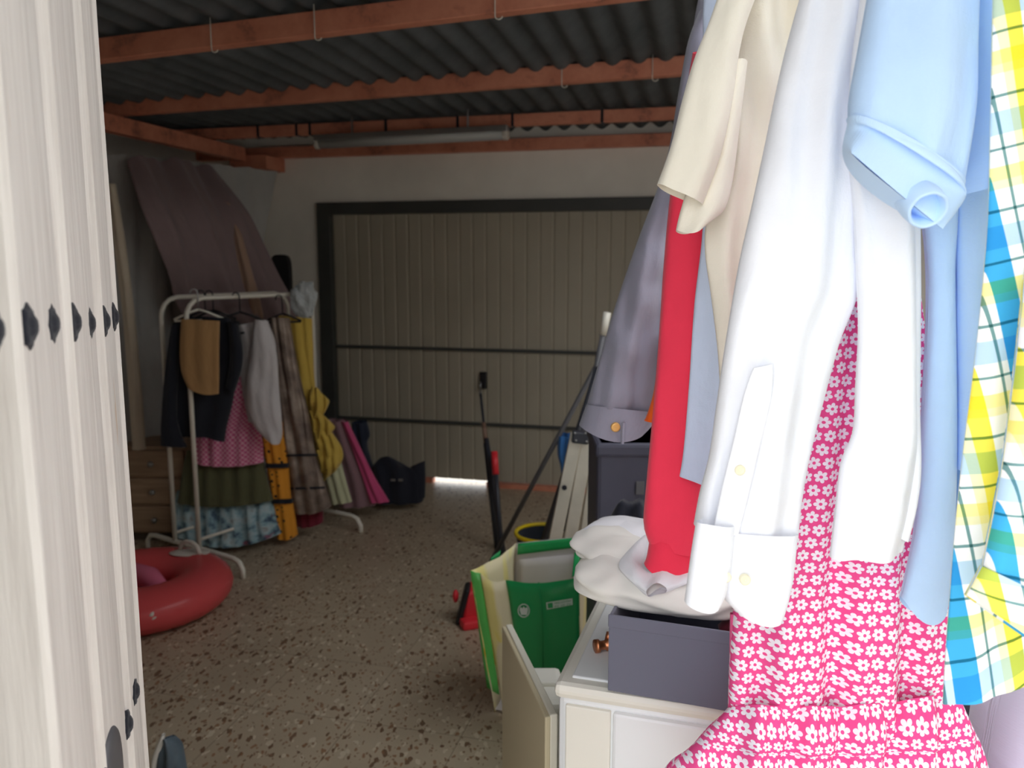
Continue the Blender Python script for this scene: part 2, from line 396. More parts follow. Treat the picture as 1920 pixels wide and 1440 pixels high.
# ------------------------------------------------------------------ the room
def zroof(a, b):
    z1 = 2.40 + .045 * (a + 2.46) + .10; z3 = 2.40 + .003 * (a + 3.7) + .08
    z1 = min(z1, 2.66); k = (b - 3.0) / 2.0; k = max(-.3, min(1.3, k)); return z1 + (z3 - z1) * k
L_, B_, F_ = -3.75, 5.564, 0.30
fl = MB().ebox(L_ - .2, R_ + .2, F_ - .2, B_ + .12, -.06, 0).build('floor', M['terrazzo']); tag(fl, kind='structure')
gr = MB().ebox(-9, 9, -9, F_ - .2, -.08, -.012)
tag(gr.build('ground_outside', M['patio']), 'pale paved patio in front of the doorway', kind='structure')
g2 = MB().ebox(-9, 9, B_ + .12, 12, -.08, -.012)
tag(g2.build('ground_behind', M['patio']), 'pale pavement behind the garage door', kind='structure')
DL, DR, DT = -2.83, 0.05, 2.02
wb = MB().ebox(L_ - .2, DL, B_, B_ + .18, 0, 2.7).ebox(DR, R_ + .2, B_, B_ + .18, 0, 2.7).ebox(DL, DR, B_, B_ + .18, DT, 2.7)
tag(wb.build('wall_back', M['white_wall']), kind='structure')
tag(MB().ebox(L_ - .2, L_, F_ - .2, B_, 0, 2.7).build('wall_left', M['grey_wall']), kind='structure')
tag(MB().ebox(R_, R_ + .2, F_ - .2, B_, 0, 2.7).build('wall_right', M['white_wall']), kind='structure')
tag(MB().ebox(1.2, 9, -5.2, -4.2, 0, 5.5).build('shade_wall', M['blocker']), 'added, unseen grey house wall across the patio', kind='structure')  # added out of view to keep daylight off the left of the room
OL, OR_, OT = -.40, 1.30, 2.42
wf_ = MB().ebox(L_, OL, F_ - .2, F_, 0, 2.7).ebox(OR_, R_, F_ - .2, F_, 0, 2.7).ebox(OL, OR_, F_ - .2, F_, OT, 2.7)
tag(wf_.build('wall_front', M['white_wall']), kind='structure')
# corrugated sheet roof, waves running front to back
mb = MB(); na, nb = 420, 40; vs = []; fs = []
for j in range(nb + 1):
    b = F_ + (B_ + .18 - F_) * j / nb
    for i in range(na + 1):
        a = L_ - .2 + (R_ - L_ + .4) * i / na
        vs.append(W(a, b, zroof(a, b) + .02 + .018 * math.sin(2 * math.pi * a / .125)))
for j in range(nb):
    for i in range(na):
        ca = L_ - .2 + (R_ - L_ + .4) * (i + .5) / na; cb_ = F_ + (B_ + .18 - F_) * (j + .5) / nb
        if SA0 < ca < SA1 and SB0 < cb_ < SB1: continue
        q = j * (na + 1) + i; fs.append((q, q + 1, q + na + 2, q + na + 1))
ce = mb.add(vs, fs).build('ceiling', M['roof'], smooth=True, solid=.008); tag(ce, 'dark grey corrugated sheet roof', kind='structure')
wn = thing('added_rooflight_1', W((SA0 + SA1) / 2, (SB0 + SB1) / 2, 2.6), 'added unseen opening in the corrugated roof that brightens the right side', kind='structure')  # frame of the added roof opening, out of view, there for extra daylight
for a0, a1, b0, b1 in ((SA0 - .05, SA0, SB0, SB1), (SA1, SA1 + .05, SB0, SB1), (SA0 - .05, SA1 + .05, SB0 - .05, SB0), (SA0 - .05, SA1 + .05, SB1, SB1 + .05)):
    MB().ebox(a0, a1, b0, b1, 2.54, 2.74).build('added_rooflight_frame', M['white_metal'], wn, bevel=.004)
# red steel beams
def beam(a0, z0, a1, z1, b, h, d, label, hooks=(), ties=()):
    root = thing('roof_beam', W((a0 + a1) / 2, b, (z0 + z1) / 2), label, 'beam', 'rust red roof beams')
    m = MB(); vs = []
    for a, z in ((a0, z0), (a1, z1)):
        for bb, zz in ((b - d / 2, z), (b + d / 2, z), (b + d / 2, z + h), (b - d / 2, z + h)): vs.append(W(a, bb, zz))
    m.add(vs, [(0, 1, 2, 3), (7, 6, 5, 4), (0, 4, 5, 1), (1, 5, 6, 2), (2, 6, 7, 3), (3, 7, 4, 0)])
    m.build('beam_bar', M['red_beam'], root, bevel=.004)
    zz = lambda a: z0 + (z1 - z0) * (a - a0) / (a1 - a0)
    for a in hooks:
        c = W(a, b - d / 2 - .006, zz(a)); pts = [c + EZ * (h + .02), c + EZ * .0]
        pts += [c + EZ * (-.012 - .012 * math.sin(t)) + EX * (.014 - .014 * math.cos(t)) for t in (0.3, .9, 1.6, 2.3, 2.9)]
        MB().tube(pts, .0022, 6).build('wire_hook', M['white_metal'], root, smooth=True)
    for a in ties:
        z = zz(a); MB().ebox(a - .008, a + .008, b - d / 2 - .004, b + d / 2 + .004, z - .004, z + h + .004).build('tie_strap', M['black'], root)
    return root
def ea(px, py, b): return PE(px, py, b).dot(EX)
beam(L_, 2.39 - .04, R_, 2.555, 3.0, .085, .06, 'rust red roof beam nearest the doorway, at the top of the picture', [ea(598, 50, 3), ea(933, 20, 3), ea(405, 60, 3)])
beam(L_, 2.405, R_, 2.50, 4.15, .085, .06, 'rust red roof beam in the middle of the dark ceiling', [ea(1056, 130, 4.15), ea(1225, 115, 4.15)])
beam(L_, 2.40, R_, 2.414, 5.0, .068, .06, 'rust red roof beam with dark straps just above the strip light', (), [ea(p, 240, 5) for p in (488, 560, 585, 727, 861, 963, 1130)])
beam(L_, 2.335, R_, 2.335, 5.52, .075, .08, 'dull red beam lying on top of the white back wall')
mb = MB().bar(W(-3.27, .6, 2.37), W(-3.27, 5.3, 2.34), .07, .09, EX)
tag(mb.build('wall_beam', M['red_beam']), 'dark red beam running along the left wall above the hanging sheets', 'beam')
tag(MB().ebox(-3.36, -3.08, 5.3, B_, 2.24, 2.333).build('beam_block', M['red_beam']), 'dark red block in the far left corner under the beams', 'block')

# garage door
gd = thing('door_1', W((DL + DR) / 2, B_, 0), 'closed beige up-and-over garage door of narrow vertical slats', kind='structure')
for nm, args in (('door_frame_post', (DL, DL + .10)), ('door_frame_post', (DR - .10, DR))):
    MB().ebox(args[0], args[1], B_ - .03, B_ + .1, 0, DT).build(nm, M['door_dark'], gd, bevel=.004)
MB().ebox(DL + .1, DR - .1, B_ - .03, B_ + .1, DT - .085, DT).build('door_frame_header', M['door_dark'], gd, bevel=.004)
ns = 28; s0, s1 = DL + .1, DR - .1; pw = (s1 - s0) / ns
for i in range(ns):
    a = s0 + pw * i; m = MB(); h = .006
    prof = [(0, .0), (.004, .0), (.010, -h), (pw - .010, -h), (pw - .004, 0), (pw, 0), (pw, .02), (0, .02)]
    vs = [W(a + x, B_ + .03 + y, z) for z in (.036, DT - .085) for x, y in prof]; k = len(prof)
    m.add(vs, [tuple(range(k)), tuple(range(2 * k - 1, k - 1, -1))] + [(j, (j + 1) % k, k + (j + 1) % k, k + j) for j in range(k)])
    m.build('slat', M['door_beige'], gd)
for z in (.985, .452): MB().ebox(s0, s1, B_ + .004, B_ + .03, z - .011, z + .011).build('door_rail', M['door_dark'], gd)
lk = PE(905, 716, B_ + .0); a = lk.dot(EX)
lp = MB().ebox(a - .024, a + .024, B_ + .0, B_ + .03, .71, .83).build('lock_plate', M['blackplastic'], gd, bevel=.004)
MB().tube([W(a - .008, B_ - .02, .77), W(a - .008, B_ - .03, .74), W(a - .008, B_ - .03, .69)], .006, 8).build('lock_handle', M['steel'], lp, smooth=True)
sx = ea(913, 912, B_)
MB().ebox(sx, s1, B_ - .02, B_ + .06, 0, .034).build('sill', M['red_beam'], gd)
MB().ebox(s0, ea(811, 902, B_), B_ + .0, B_ + .06, 0, .034).build('sill', M['red_beam'], gd)

# strip light
la, lb_ = PE(592, 269, 4.9), PE(953, 251, 4.9)
t = (lb_ - la).normalized(); lt = thing('strip_light', (la + lb_) / 2, 'unlit fluorescent strip light with clear cover under the ceiling beam', 'strip light')
MB().obox((la + lb_) / 2 + EZ * .03, t * ((lb_ - la).length / 2), EY * .035, EZ * .018).build('housing', M['steel'], lt, bevel=.004)
MB().tube([la + t * .01, lb_ - t * .01], .034, 16).build('cover', M['tube_cover'], lt, smooth=True)
MB().tube([la + t * .04 + EZ * .002, lb_ - t * .04 + EZ * .002], .013, 12).build('tube', M['white_metal'], lt, smooth=True)
for p, q in ((la, la + t * .03), (lb_ - t * .03, lb_)): MB().tube([p, q], .0365, 16).build('end_cap', M['clear_vinyl'], lt, smooth=True, bevel=.003)
for f in (.2, .8):
    c = la.lerp(lb_, f) + EZ * .045; MB().tube([c, Vector((c.x, c.y, zroof(c.dot(EX), c.dot(EY)) + .01))], .006, 6).build('hanging_rod', M['steel'], lt)

# ------------------------------------------------------------------ the open door leaf on the left
LB = Vector((-.5536, 1.15, 0)); LDIR = Vector((-.344, 1, 0)).normalized(); LN = Vector((LDIR.y, -LDIR.x, 0))
def PL(px, py):
    d = ray(px, py); o = Vector((0, 0, CAMZ)); k = (LB - o).dot(LN) / d.dot(LN); return o + d * k
def sl(px, py=600): return (PL(px, py) - LB).dot(LDIR)
leaf = thing('door_2', LB - LDIR * .45, 'open white weathered plank door leaf with black iron studs', kind='structure')
bnd = [sl(32), sl(130), sl(190), sl(222)]
w0 = bnd[1] - bnd[0]; hs = -(LB - Vector(W(OL, F_, 0))).dot(LDIR) + .03
cur = bnd[0]; near = []
while cur - w0 > hs: cur -= w0; near.append(cur)
bnd = near[::-1] + bnd
planks = []
for i in range(len(bnd) - 1):
    a, b = bnd[i], bnd[i + 1]; wd = b - a; m = MB(); g = .0015
    prof = [(g, -.042), (wd - g, -.042), (wd - g, -.012), (wd - .003, -.004), (wd - .008, 0.001), (wd - .014, -.003), (wd - .018, -.005), (wd - .024, -.005), (wd - .034, -.002)]
    prof += [(wd - .034 - (wd - .064) * k / 6, -.002 + .003 * math.sin(math.pi * k / 6)) for k in range(1, 6)]
    prof += [(.030, -.002), (.022, -.004), (.016, -.004), (.011, .001), (.006, .002), (g, -.004)]
    k = len(prof); nz_ = 24; vs = []
    for j in range(nz_ + 1):
        z = .03 + 2.27 * j / nz_
        for x, y in prof:
            q = LB + LDIR * (a + x + (.0016 * noise.noise(Vector((z * 6, i, 2))) if x > wd - .01 else 0)) + LN * (y + .0012 * noise.noise(Vector((x * 30, z * 3, i))))
            vs.append(q + EZ * z)
    fs = [tuple(range(k)), tuple(range((nz_ + 1) * k - 1, nz_ * k - 1, -1))]
    for j in range(nz_):
        for c in range(k): fs.append((j * k + c, j * k + (c + 1) % k, (j + 1) * k + (c + 1) % k, (j + 1) * k + c))
    o = m.add(vs, fs).build('plank', M['leaf'], leaf, smooth=False); planks.append((o, a, b))
def stud(px, py, r):
    c = PL(px, py) - LN * .002
    pr = [(r * 1.0, -.004), (r, .002), (r * .8, .004), (r * .62, .004), (r * .5, .006), (r * .3, .008), (.0005, .0085)]
    MB().lathe(c, LN, pr, 24, lobe=lambda a: 1 + .10 * math.cos(8 * a)).build('iron_stud', M['black'], leaf, smooth=True)
for px, py, r in ((55, 612, .0175), (97, 607, .0185), (140, 604, .0185), (168, 606, .0185), (197, 602, .0185), (214, 594, .0185), (-12, 618, .017), (253, 1296, .019), (240, 1358, .018), (222, 1560, .018)): stud(px, py, r)

dc = PL(213, 1480); MB().lathe(dc - LN * .002, LN, [(.0005, .006), (.05, .006), (.066, .005), (.07, .002), (.07, -.006)], 40).build('iron_plate', M['pole_grey'], leaf, smooth=True)

# ------------------------------------------------------------------ left side: hanging sheets
garment('grey_dust_sheet', M['curtain'], [(150, 285, 520, 322, (4.6, 5.75)), (170, 400, 500, 420, (4.6, 5.6)), (190, 560, 480, 560, (4.65, 5.5)), (205, 700, 470, 700, (4.65, 5.6)), (215, 830, 470, 828, (4.68, 5.6))],
        th=.03, folds=[(.018, .21, .05, 0), (.012, .11, -.1, 1)], n=40, m=90, wr=.012, wf=(4, 3), seed=2)
tag(bpy.data.objects['grey_dust_sheet'], 'pale grey dust sheet hanging along the left wall behind the clothes rack', 'sheet', 'hanging sheets')
garment('draped_sheet', M['duskymauve'], [(238, 300, 400, 318, (4.72, 5.3)), (262, 380, 462, 395, (4.55, 5.2)), (290, 450, 496, 460, (4.58, 5.25)), (318, 520, 525, 520, (4.7, 5.3)), (330, 570, 556, 575, (4.8, 5.35)), (370, 640, 580, 640, (4.95, 5.45)), (390, 760, 590, 760, (5.0, 5.45))],
        th=.04, folds=[(.022, .28, .25, 1), (.012, .13, .2, 2)], n=40, m=80, wr=.014, wf=(4, 3), seed=5)
tag(bpy.data.objects['draped_sheet'], 'dusky mauve translucent-looking sheet draped diagonally above the clothes rack', 'sheet', 'hanging sheets')
garment('tan_drape', fabric('tan_cloth', srgb(168, 140, 122)), [(418, 375, 436, 385, 5.08), (436, 440, 456, 450, 5.06), (446, 510, 474, 515, 5.06), (452, 560, 488, 565, 5.1), (462, 600, 496, 605, 5.2)], th=.025, folds=[(.006, .06, .1, 0)], n=24, m=24, seed=6)
tag(bpy.data.objects['tan_drape'], 'narrow tan fold of cloth lying over the mauve sheet', 'drape', 'hanging sheets')
garment('cream_drape', M['creamdrape'], [(203, 345, 216, 345, 4.5), (212, 440, 232, 440, 4.5), (228, 560, 248, 560, 4.5), (240, 700, 262, 700, 4.5), (250, 842, 272, 842, 4.5)], th=.03, folds=[(.005, .04, 0, 0)], n=24, m=24, seed=8)
tag(bpy.data.objects['cream_drape'], 'narrow cream drape hanging beside the white door edge', 'drape', 'hanging sheets')
m = MB(); c = PY(528, 525, 5.62)
pts = []
for k in range(28):
    a = 2 * math.pi * k / 28; ca, sa = math.cos(a), math.sin(a)
    pts.append((math.copysign(abs(ca) ** .5, ca) * .075, math.copysign(abs(sa) ** .5, sa) * .17))
n_ = len(pts); vs = [c + EX * x + EZ * z + EY * y for y in (-.02, .02) for x, z in pts]
m.add(vs, [tuple(range(n_)), tuple(range(2 * n_ - 1, n_ - 1, -1))] + [(j, (j + 1) % n_, n_ + (j + 1) % n_, n_ + j) for j in range(n_)])
tag(m.build('wall_plaque', M['blackplastic'], bevel=.008), 'black rounded plaque on the wall beside the garage door frame', 'plaque')

# chest of drawers
dx0, dx1, dy, dz = -2.50, -1.86, 4.62, .555
dr = thing('chest_of_drawers', Vector(((dx0 + dx1) / 2, dy + .2, 0)), 'brown wooden chest of drawers behind the clothes rack', 'chest of drawers')
MB().obox(((dx0 + dx1) / 2, dy + .21, dz / 2 + .02), (abs(dx1 - dx0) / 2, 0, 0), (0, .2, 0), (0, 0, dz / 2 - .02)).build('body', M['dresser'], dr, bevel=.006)
for k in range(3):
    z = .13 + k * .165
    d_ = MB().obox(((dx0 + dx1) / 2, dy, z), (abs(dx1 - dx0) / 2 - .02, 0, 0), (0, .012, 0), (0, 0, .076)).build('drawer', M['dresser'], dr, bevel=.005)
    for x in (PY(289, 900, dy).x, dx0 + .16):
        MB().lathe((x, dy - .012, z), (0, -1, 0), [(.006, 0), (.006, .012), (.015, .018), (.017, .026), (.010, .034), (.0005, .036)], 14).build('knob', M['steel'], d_, smooth=True)
MB().obox((dx0 + .4, dy + .02, .02), (.34, 0, 0), (0, .01, 0), (0, 0, .02)).build('plinth', M['dresser_dark'], dr)

# garment rack
N0, F0 = Vector((-1.75, 4.28, 0)), Vector((-1.28, 5.0, 0)); ra = (F0 - N0).normalized(); rp = Vector((ra.y, -ra.x, 0)); ZT = 1.415
rk = thing('clothes_rack', (N0 + F0) / 2, 'white tubular double clothes rack crowded with dresses', 'clothes rack')
for s in (-.105, .105):
    b = N0 + rp * s; f_ = F0 + rp * s; p = [b + EZ * .09, b + EZ * (ZT - .10)]
    p += [b + EZ * (ZT - .10 + .10 * math.sin(t)) + ra * (.10 - .10 * math.cos(t)) for t in (.3, .7, 1.1, 1.57)]
    p += [f_ + EZ * (ZT - .10 + .10 * math.sin(t)) - ra * (.10 - .10 * math.cos(t)) for t in (1.57, 1.1, .7, .3)] + [f_ + EZ * (ZT - .10), f_ + EZ * .09]
    MB().tube(p, .0125, 10).build('hanging_frame', M['white_metal'], rk, smooth=True)
    MB().tube([b + EZ * .14, f_ + EZ * .14], .009, 8).build('lower_rail', M['white_metal'], rk, smooth=True)
for q in (N0, F0):
    p = [q + rp * -.36, q + rp * -.36 + EZ * .05, q + rp * -.33 + EZ * .085, q + rp * -.28 + EZ * .092, q + rp * .38 + EZ * .092, q + rp * .425 + EZ * .08, q + rp * .45 + EZ * .045, q + rp * .45]
    MB().tube(p, .0135, 10).build('foot', M['white_metal'], rk, smooth=True)

# hangers with hooks on the rack
def hanger(px, py, Y, wpx, mat, label):
    t0 = PY(px, py, Y); hw = wpx / F * Y; ax = Vector((.93, .36, 0))
    r = thing('coat_hanger', t0, label, 'hanger', 'hangers on the clothes rack')
    pts = [t0 + ax * (-.018 + .018 * math.cos(a)) + EZ * (.085 + .02 * math.sin(a)) for a in (3.6, 2.8, 2.1, 1.4, .7, 0)] + [t0 + EZ * .05, t0]
    MB().tube(pts, .0035, 8).build('hook', M['steel'] if mat is M['white_metal'] else mat, r, smooth=True)
    pts = [t0, t0 + ax * hw * .35 - EZ * hw * .12, t0 + ax * hw - EZ * hw * .42, t0 + ax * hw * .97 - EZ * (hw * .47), t0 - ax * hw * .97 - EZ * (hw * .47), t0 - ax * hw - EZ * hw * .42, t0 - ax * hw * .35 - EZ * hw * .12, t0]
    MB().tube(pts, .006, 8).build('hanger_bar', mat, r, smooth=True)
hanger(372, 580, 4.26, 44, M['white_metal'], 'white coat hanger at the near end of the rack')
hanger(385, 582, 4.33, 60, M['blackplastic'], 'black coat hanger holding the dark jacket')
hanger(400, 582, 4.40, 40, M['blackplastic'], 'black coat hanger squeezed between dark jacket and white blouse')
hanger(450, 585, 4.47, 50, M['blackplastic'], 'black coat hanger above the white blouse')
hanger(530, 588, 4.68, 34, M['blackplastic'], 'black coat hanger above the yellow dress')
CG = 'clothes on the white rack'
o = garment('folded_trousers', M['camel'], [(340, 598, 412, 602, 4.20), (337, 650, 411, 655, 4.2), (340, 695, 411, 705, 4.2), (352, 726, 410, 738, 4.2, 6)], th=.02, folds=[(.004, .09, .1, 0)], seed=11); tag(o, 'camel brown trousers folded over a hanger on the rack', 'trousers', CG)
o = thing('dark_jacket', PY(370, 830, 4.3), 'black jacket hanging behind the camel trousers', 'jacket', CG)
garment('jacket_body', M['black'], [(330, 596, 432, 598, 4.32), (318, 630, 444, 632, 4.3), (312, 700, 446, 690, 4.3), (308, 760, 436, 755, 4.3), (305, 800, 425, 800, 4.3), (304, 832, 421, 828, 4.3, -14)], o, th=.05, folds=[(.012, .12, .1, 0)], seed=12)
garment('sleeve', M['black'], [(428, 602, 446, 606, 4.26), (432, 650, 455, 655, 4.25), (430, 690, 453, 692, 4.25), (424, 725, 440, 735, 4.25)], o, th=.03, folds=[(.004, .05, 0, 0)], n=20, m=24, seed=13)
garment('sleeve', M['black'], [(322, 612, 338, 606, 4.25), (310, 700, 334, 700, 4.24), (303, 790, 332, 790, 4.24), (302, 834, 350, 838, 4.24)], o, th=.035, folds=[(.004, .05, 0, 0)], n=20, m=24, seed=14)
o = thing('white_blouse', PY(490, 820, 4.42), 'white blouse with long puffed sleeve on the rack', 'blouse', CG)
garment('blouse_body', M['blouse'], [(441, 612, 500, 600, 4.44), (446, 650, 516, 640, 4.43), (450, 690, 518, 690, 4.43), (456, 740, 516, 740, 4.44), (466, 790, 515, 790, 4.45)], o, th=.03, folds=[(.006, .06, 0, 0)], seed=15)
garment('sleeve', M['blouse'], [(478, 600, 502, 602, 4.40), (470, 660, 518, 660, 4.38), (462, 720, 523, 730, 4.38), (468, 780, 528, 785, 4.38), (494, 818, 529, 815, 4.38), (508, 828, 524, 832, 4.38)], o, th=.04, folds=[(.003, .06, .3, 0)], wr=.008, n=26, seed=16)
MB().obox(PY(450, 625, 4.395), (.024, 0, .004), (0, .001, 0), (-.001, 0, .005)).build('neck_label', M['blackplastic'], o)
o = thing('gingham_dress', PY(420, 1015, 4.5), 'pink gingham dress with olive tier and blue floral ruffle on the rack', 'dress', CG)
garment('gingham_skirt', M['gingham'], [(436, 690, 464, 680, 4.52), (424, 730, 470, 735, 4.5), (385, 785, 482, 790, 4.5), (362, 825, 492, 828, 4.48), (362, 866, 494, 866, 4.47, 6)], o, th=.06, folds=[(.010, .07, 0, 0), (.006, .033, 0, 1)], seed=17, m=60)
garment('olive_tier', M['olive'], [(350, 846, 493, 852, 4.56), (342, 890, 500, 895, 4.51), (334, 942, 512, 938, 4.48, 8)], o, th=.075, folds=[(.016, .085, 0, 0), (.006, .04, 0, 1)], seed=18, m=60)
garment('floral_ruffle', M['bluefloral'], [(332, 922, 513, 922, 4.57), (327, 970, 519, 970, 4.51), (330, 1000, 526, 1000, 4.48, 22)], o, th=.09, folds=[(.020, .07, 0, 0), (.008, .031, 0, 1)], seed=19, m=70, wr=.01, edge=.02)
o = thing('polka_dot_dress', PY(535, 1005, 4.56), 'orange dress with black polka dots and black bands on the rack', 'dress', CG)
for a, b in (((478, 790, 534, 790, 4.6), (500, 872, 539, 872, 4.56)), ((500, 872, 541, 872, 4.56), (512, 938, 546, 938, 4.55)), ((512, 938, 549, 938, 4.56), (520, 1005, 558, 1002, 4.54, 6))):
    garment('skirt_tier', M['dots'], [a, tuple((x + y) / 2 for x, y in zip(a[:5], b[:5])), b], o, th=.05, folds=[(.007, .05, 0, 0)], seed=20, n=16)
for y, l, r in ((872, 499, 541), (938, 510, 549)): garment('black_band', M['black'], [(l, y - 4, r, y - 4, 4.545), (l, y + 5, r, y + 5, 4.54)], o, th=.055, n=6, seed=21)
o = thing('sequin_dress', PY(580, 955, 4.64), 'taupe sequined tiered dress on the rack beside the yellow dress', 'dress', CG)
garment('sequin_skirt', M['sequin'], [(508, 596, 542, 596, 4.66), (516, 680, 558, 685, 4.64), (526, 770, 578, 775, 4.62), (533, 850, 592, 850, 4.61), (540, 905, 606, 900, 4.6), (545, 958, 622, 948, 4.59, 8)], o, th=.05, folds=[(.01, .07, 0, 0), (.005, .03, 0, 1)], seed=22, n=50, wr=.008)
for y, l, r in ((855, 532, 595), (916, 540, 610)): garment('tier_seam', M['black'], [(l, y - 2, r, y - 4, 4.595), (l, y + 2, r, y, 4.592)], o, th=.056, n=4, seed=23)
garment('red_underskirt', M['darkred'], [(552, 945, 606, 945, 4.66), (556, 985, 606, 978, 4.66, 4)], o, th=.04, folds=[(.006, .05, 0, 0)], n=8, seed=24)
o = thing('yellow_dress', PY(590, 880, 4.74), 'yellow dress with a cascade of ruffles at the far end of the rack', 'dress', CG)
garment('yellow_skirt', M['yellow'], [(522, 592, 585, 598, 4.76), (530, 640, 587, 645, 4.74), (545, 710, 590, 715, 4.74), (558, 780, 602, 785, 4.74), (575, 835, 615, 835, 4.74), (592, 880, 622, 880, 4.74)], o, th=.04, folds=[(.008, .06, 0, 0), (.004, .03, 0, 1)], seed=25, n=40)
for rws in ([(584, 728, 600, 736, 4.7), (582, 752, 617, 752, 4.68), (586, 772, 606, 778, 4.7)], [(580, 772, 604, 776, 4.7), (584, 792, 627, 800, 4.68), (590, 806, 616, 812, 4.7)],
            [(584, 806, 620, 806, 4.7), (590, 830, 640, 836, 4.68), (596, 850, 643, 860, 4.68), (602, 874, 632, 880, 4.7)], [(592, 846, 628, 846, 4.69), (598, 870, 638, 866, 4.67), (606, 886, 622, 888, 4.7)]):
    garment('ruffle', M['yellow'], rws, o, th=.05, folds=[(.014, .045, 2, 0), (.007, .02, 1, 1)], seed=26 + rws[0][1], n=14, m=40, wr=.012, wf=(20, 20), edge=.08)
o = garment('pale_green_skirt', M['palegreen'], [(600, 872, 640, 868, 4.82), (612, 905, 650, 905, 4.82), (622, 945, 660, 940, 4.82)], th=.03, folds=[(.008, .05, 0, 0)], n=14, seed=30); tag(o, 'pale green and white skirt under the yellow ruffles', 'skirt', CG)
o = thing('pink_dress', PY(690, 945, 5.2), 'mauve and hot pink long dress trailing to the floor beside the rack', 'dress', CG)
garment('mauve_panel', M['mauve'], [(606, 788, 648, 788, 5.05), (618, 840, 668, 840, 5.05), (630, 890, 690, 890, 5.05), (636, 950, 706, 946, 5.05)], o, th=.05, folds=[(.012, .09, .1, 0)], seed=31, n=24)
garment('pink_panel', M['hotpink'], [(640, 790, 652, 790, 5.02), (660, 840, 676, 840, 5.02), (678, 890, 700, 890, 5.02), (694, 942, 730, 940, 5.02)], o, th=.03, folds=[(.006, .05, .1, 0)], seed=32, n=24)
m = MB().ell(PY(571, 562, 4.78), .075, .06, .10, 36, 26, f=lambda q: 1 + .35 * noise.noise(q * 1.8) + .14 * noise.noise(q * 5))
tag(m.build('plastic_bag', M['plastic_film']), 'crumpled clear plastic bag hung on the far end of the rack', 'plastic bag')
o = garment('navy_bundle', M['navy'], [(660, 792, 688, 790, 5.4), (662, 820, 694, 815, 5.4), (675, 850, 690, 842, 5.4), (680, 930, 720, 930, 5.42)], th=.06, folds=[(.01, .05, 0, 0)], n=18, wr=.01, seed=33); tag(o, 'dark navy bundle leaning behind the pink dress', 'bundle')

# black bag by the garage door
o = thing('black_bag', PZ(750, 936, 0), 'black soft bag on the floor in front of the garage door', 'bag')
garment('bag_body', M['navy_fabric'], [(712, 864, 738, 860, 5.32), (700, 874, 766, 876, 5.3), (698, 895, 790, 892, 5.28), (700, 938, 794, 938, 5.28)], o, th=.10, folds=[(.012, .12, 0, 0)], wr=.012, n=24, seed=34)
garment('bag_flap', M['navy_fabric'], [(770, 876, 797, 864, 5.28), (768, 900, 798, 898, 5.26), (766, 936, 797, 932, 5.26)], o, th=.05, n=14, seed=35)
for x in (737, 751): MB().obox(PY(x, 900, 5.14), (.014, 0, 0), (0, .004, 0), (0, 0, .006)).build('buckle', M['steel'], o)

# red inflatable
RC = Vector((-1.72, 3.66, 0)); Rr, rr = .27, .135
rg = thing('inflatable_ring', RC, 'red inflatable pool ring lying on the floor beside the door leaf', 'inflatable')
def torus(m, c, R1, r1, squash=.72, n=56, k=22, a0=0, a1=2 * math.pi):
    vs = []; fs = []; full = abs(a1 - a0 - 2 * math.pi) < 1e-6; nn = n if full else n + 1
    for i in range(nn):
        a = a0 + (a1 - a0) * i / n; d = Vector((math.cos(a), math.sin(a), 0)); pk = 1 + .012 * math.sin(a * 26)
        for j in range(k):
            b = 2 * math.pi * j / k; vs.append(c + d * (R1 + r1 * pk * math.cos(b)) + EZ * (r1 * squash * (1 + math.sin(b) * pk)))
    for i in range(n):
        i2 = (i + 1) % nn
        for j in range(k): fs.append((i * k + j, i2 * k + j, i2 * k + (j + 1) % k, i * k + (j + 1) % k))
    return m.add(vs, fs)
torus(MB(), RC, Rr, rr).build('ring_tube', M['red_vinyl'], rg, smooth=True)
MB().lathe(RC + EZ * .05, EZ, [(.0005, .0), (.1, .006), (.2, .0), (.25, .02)], 40).build('ring_base', M['red_vinyl'], rg, smooth=True)
pA, pB = PZ(250, 1075, .13), PZ(315, 1108, .12)
MB().tube([pA - (pB - pA) * .5, pA, pA.lerp(pB, .5) + EZ * .02, pB], [.045, .05, .05, .02], 14).build('inner_strip', M['pink_vinyl'], rg, smooth=True)
hcn = RC + Vector((.14, .23, .0)); hd = Vector((.9, -.43, 0)).normalized(); hz = 2 * rr * .72
MB().tube([hcn - hd * .07 + EZ * (hz - .01), hcn - hd * .05 + EZ * (hz + .035), hcn - hd * .02 + EZ * (hz + .05), hcn + hd * .02 + EZ * (hz + .05), hcn + hd * .05 + EZ * (hz + .035), hcn + hd * .07 + EZ * (hz - .01)], .011, 10).build('handle', M['clear_vinyl'], rg, smooth=True)
MB().ell(hcn + EZ * (hz - .004), .1, .055, .008).build('handle_patch', M['clear_vinyl'], rg, smooth=True)
vp = PY(286, 1155, 3.33); MB().lathe(vp, (0, -.6, .8), [(.022, -.01), (.022, .006), (.012, .012), (.012, .022), (.0005, .024)], 16).build('valve', M['clear_vinyl'], rg, smooth=True)

# crumpled thing by the door foot
o = thing('rubber_boot', PY(318, 1530, 2.30), 'blue-grey worn rubber boot with pale rim beside the foot of the door leaf', 'boot')
garment('boot_shaft', M['bluegrey'], [(306, 1384, 326, 1380, 2.30), (300, 1410, 340, 1400, 2.29), (292, 1450, 350, 1446, 2.29), (288, 1500, 354, 1500, 2.28), (284, 1545, 362, 1545, 2.27)], o, th=.035, folds=[(.006, .035, .5, 0)], wr=.008, wf=(30, 20), n=24, seed=36)
garment('pale_rim', M['offwhite'], [(304, 1376, 309, 1378, 2.28), (294, 1398, 305, 1400, 2.275), (286, 1420, 296, 1424, 2.27), (283, 1445, 292, 1450, 2.27), (282, 1500, 290, 1500, 2.27)], o, th=.01, n=20, m=16, seed=37)

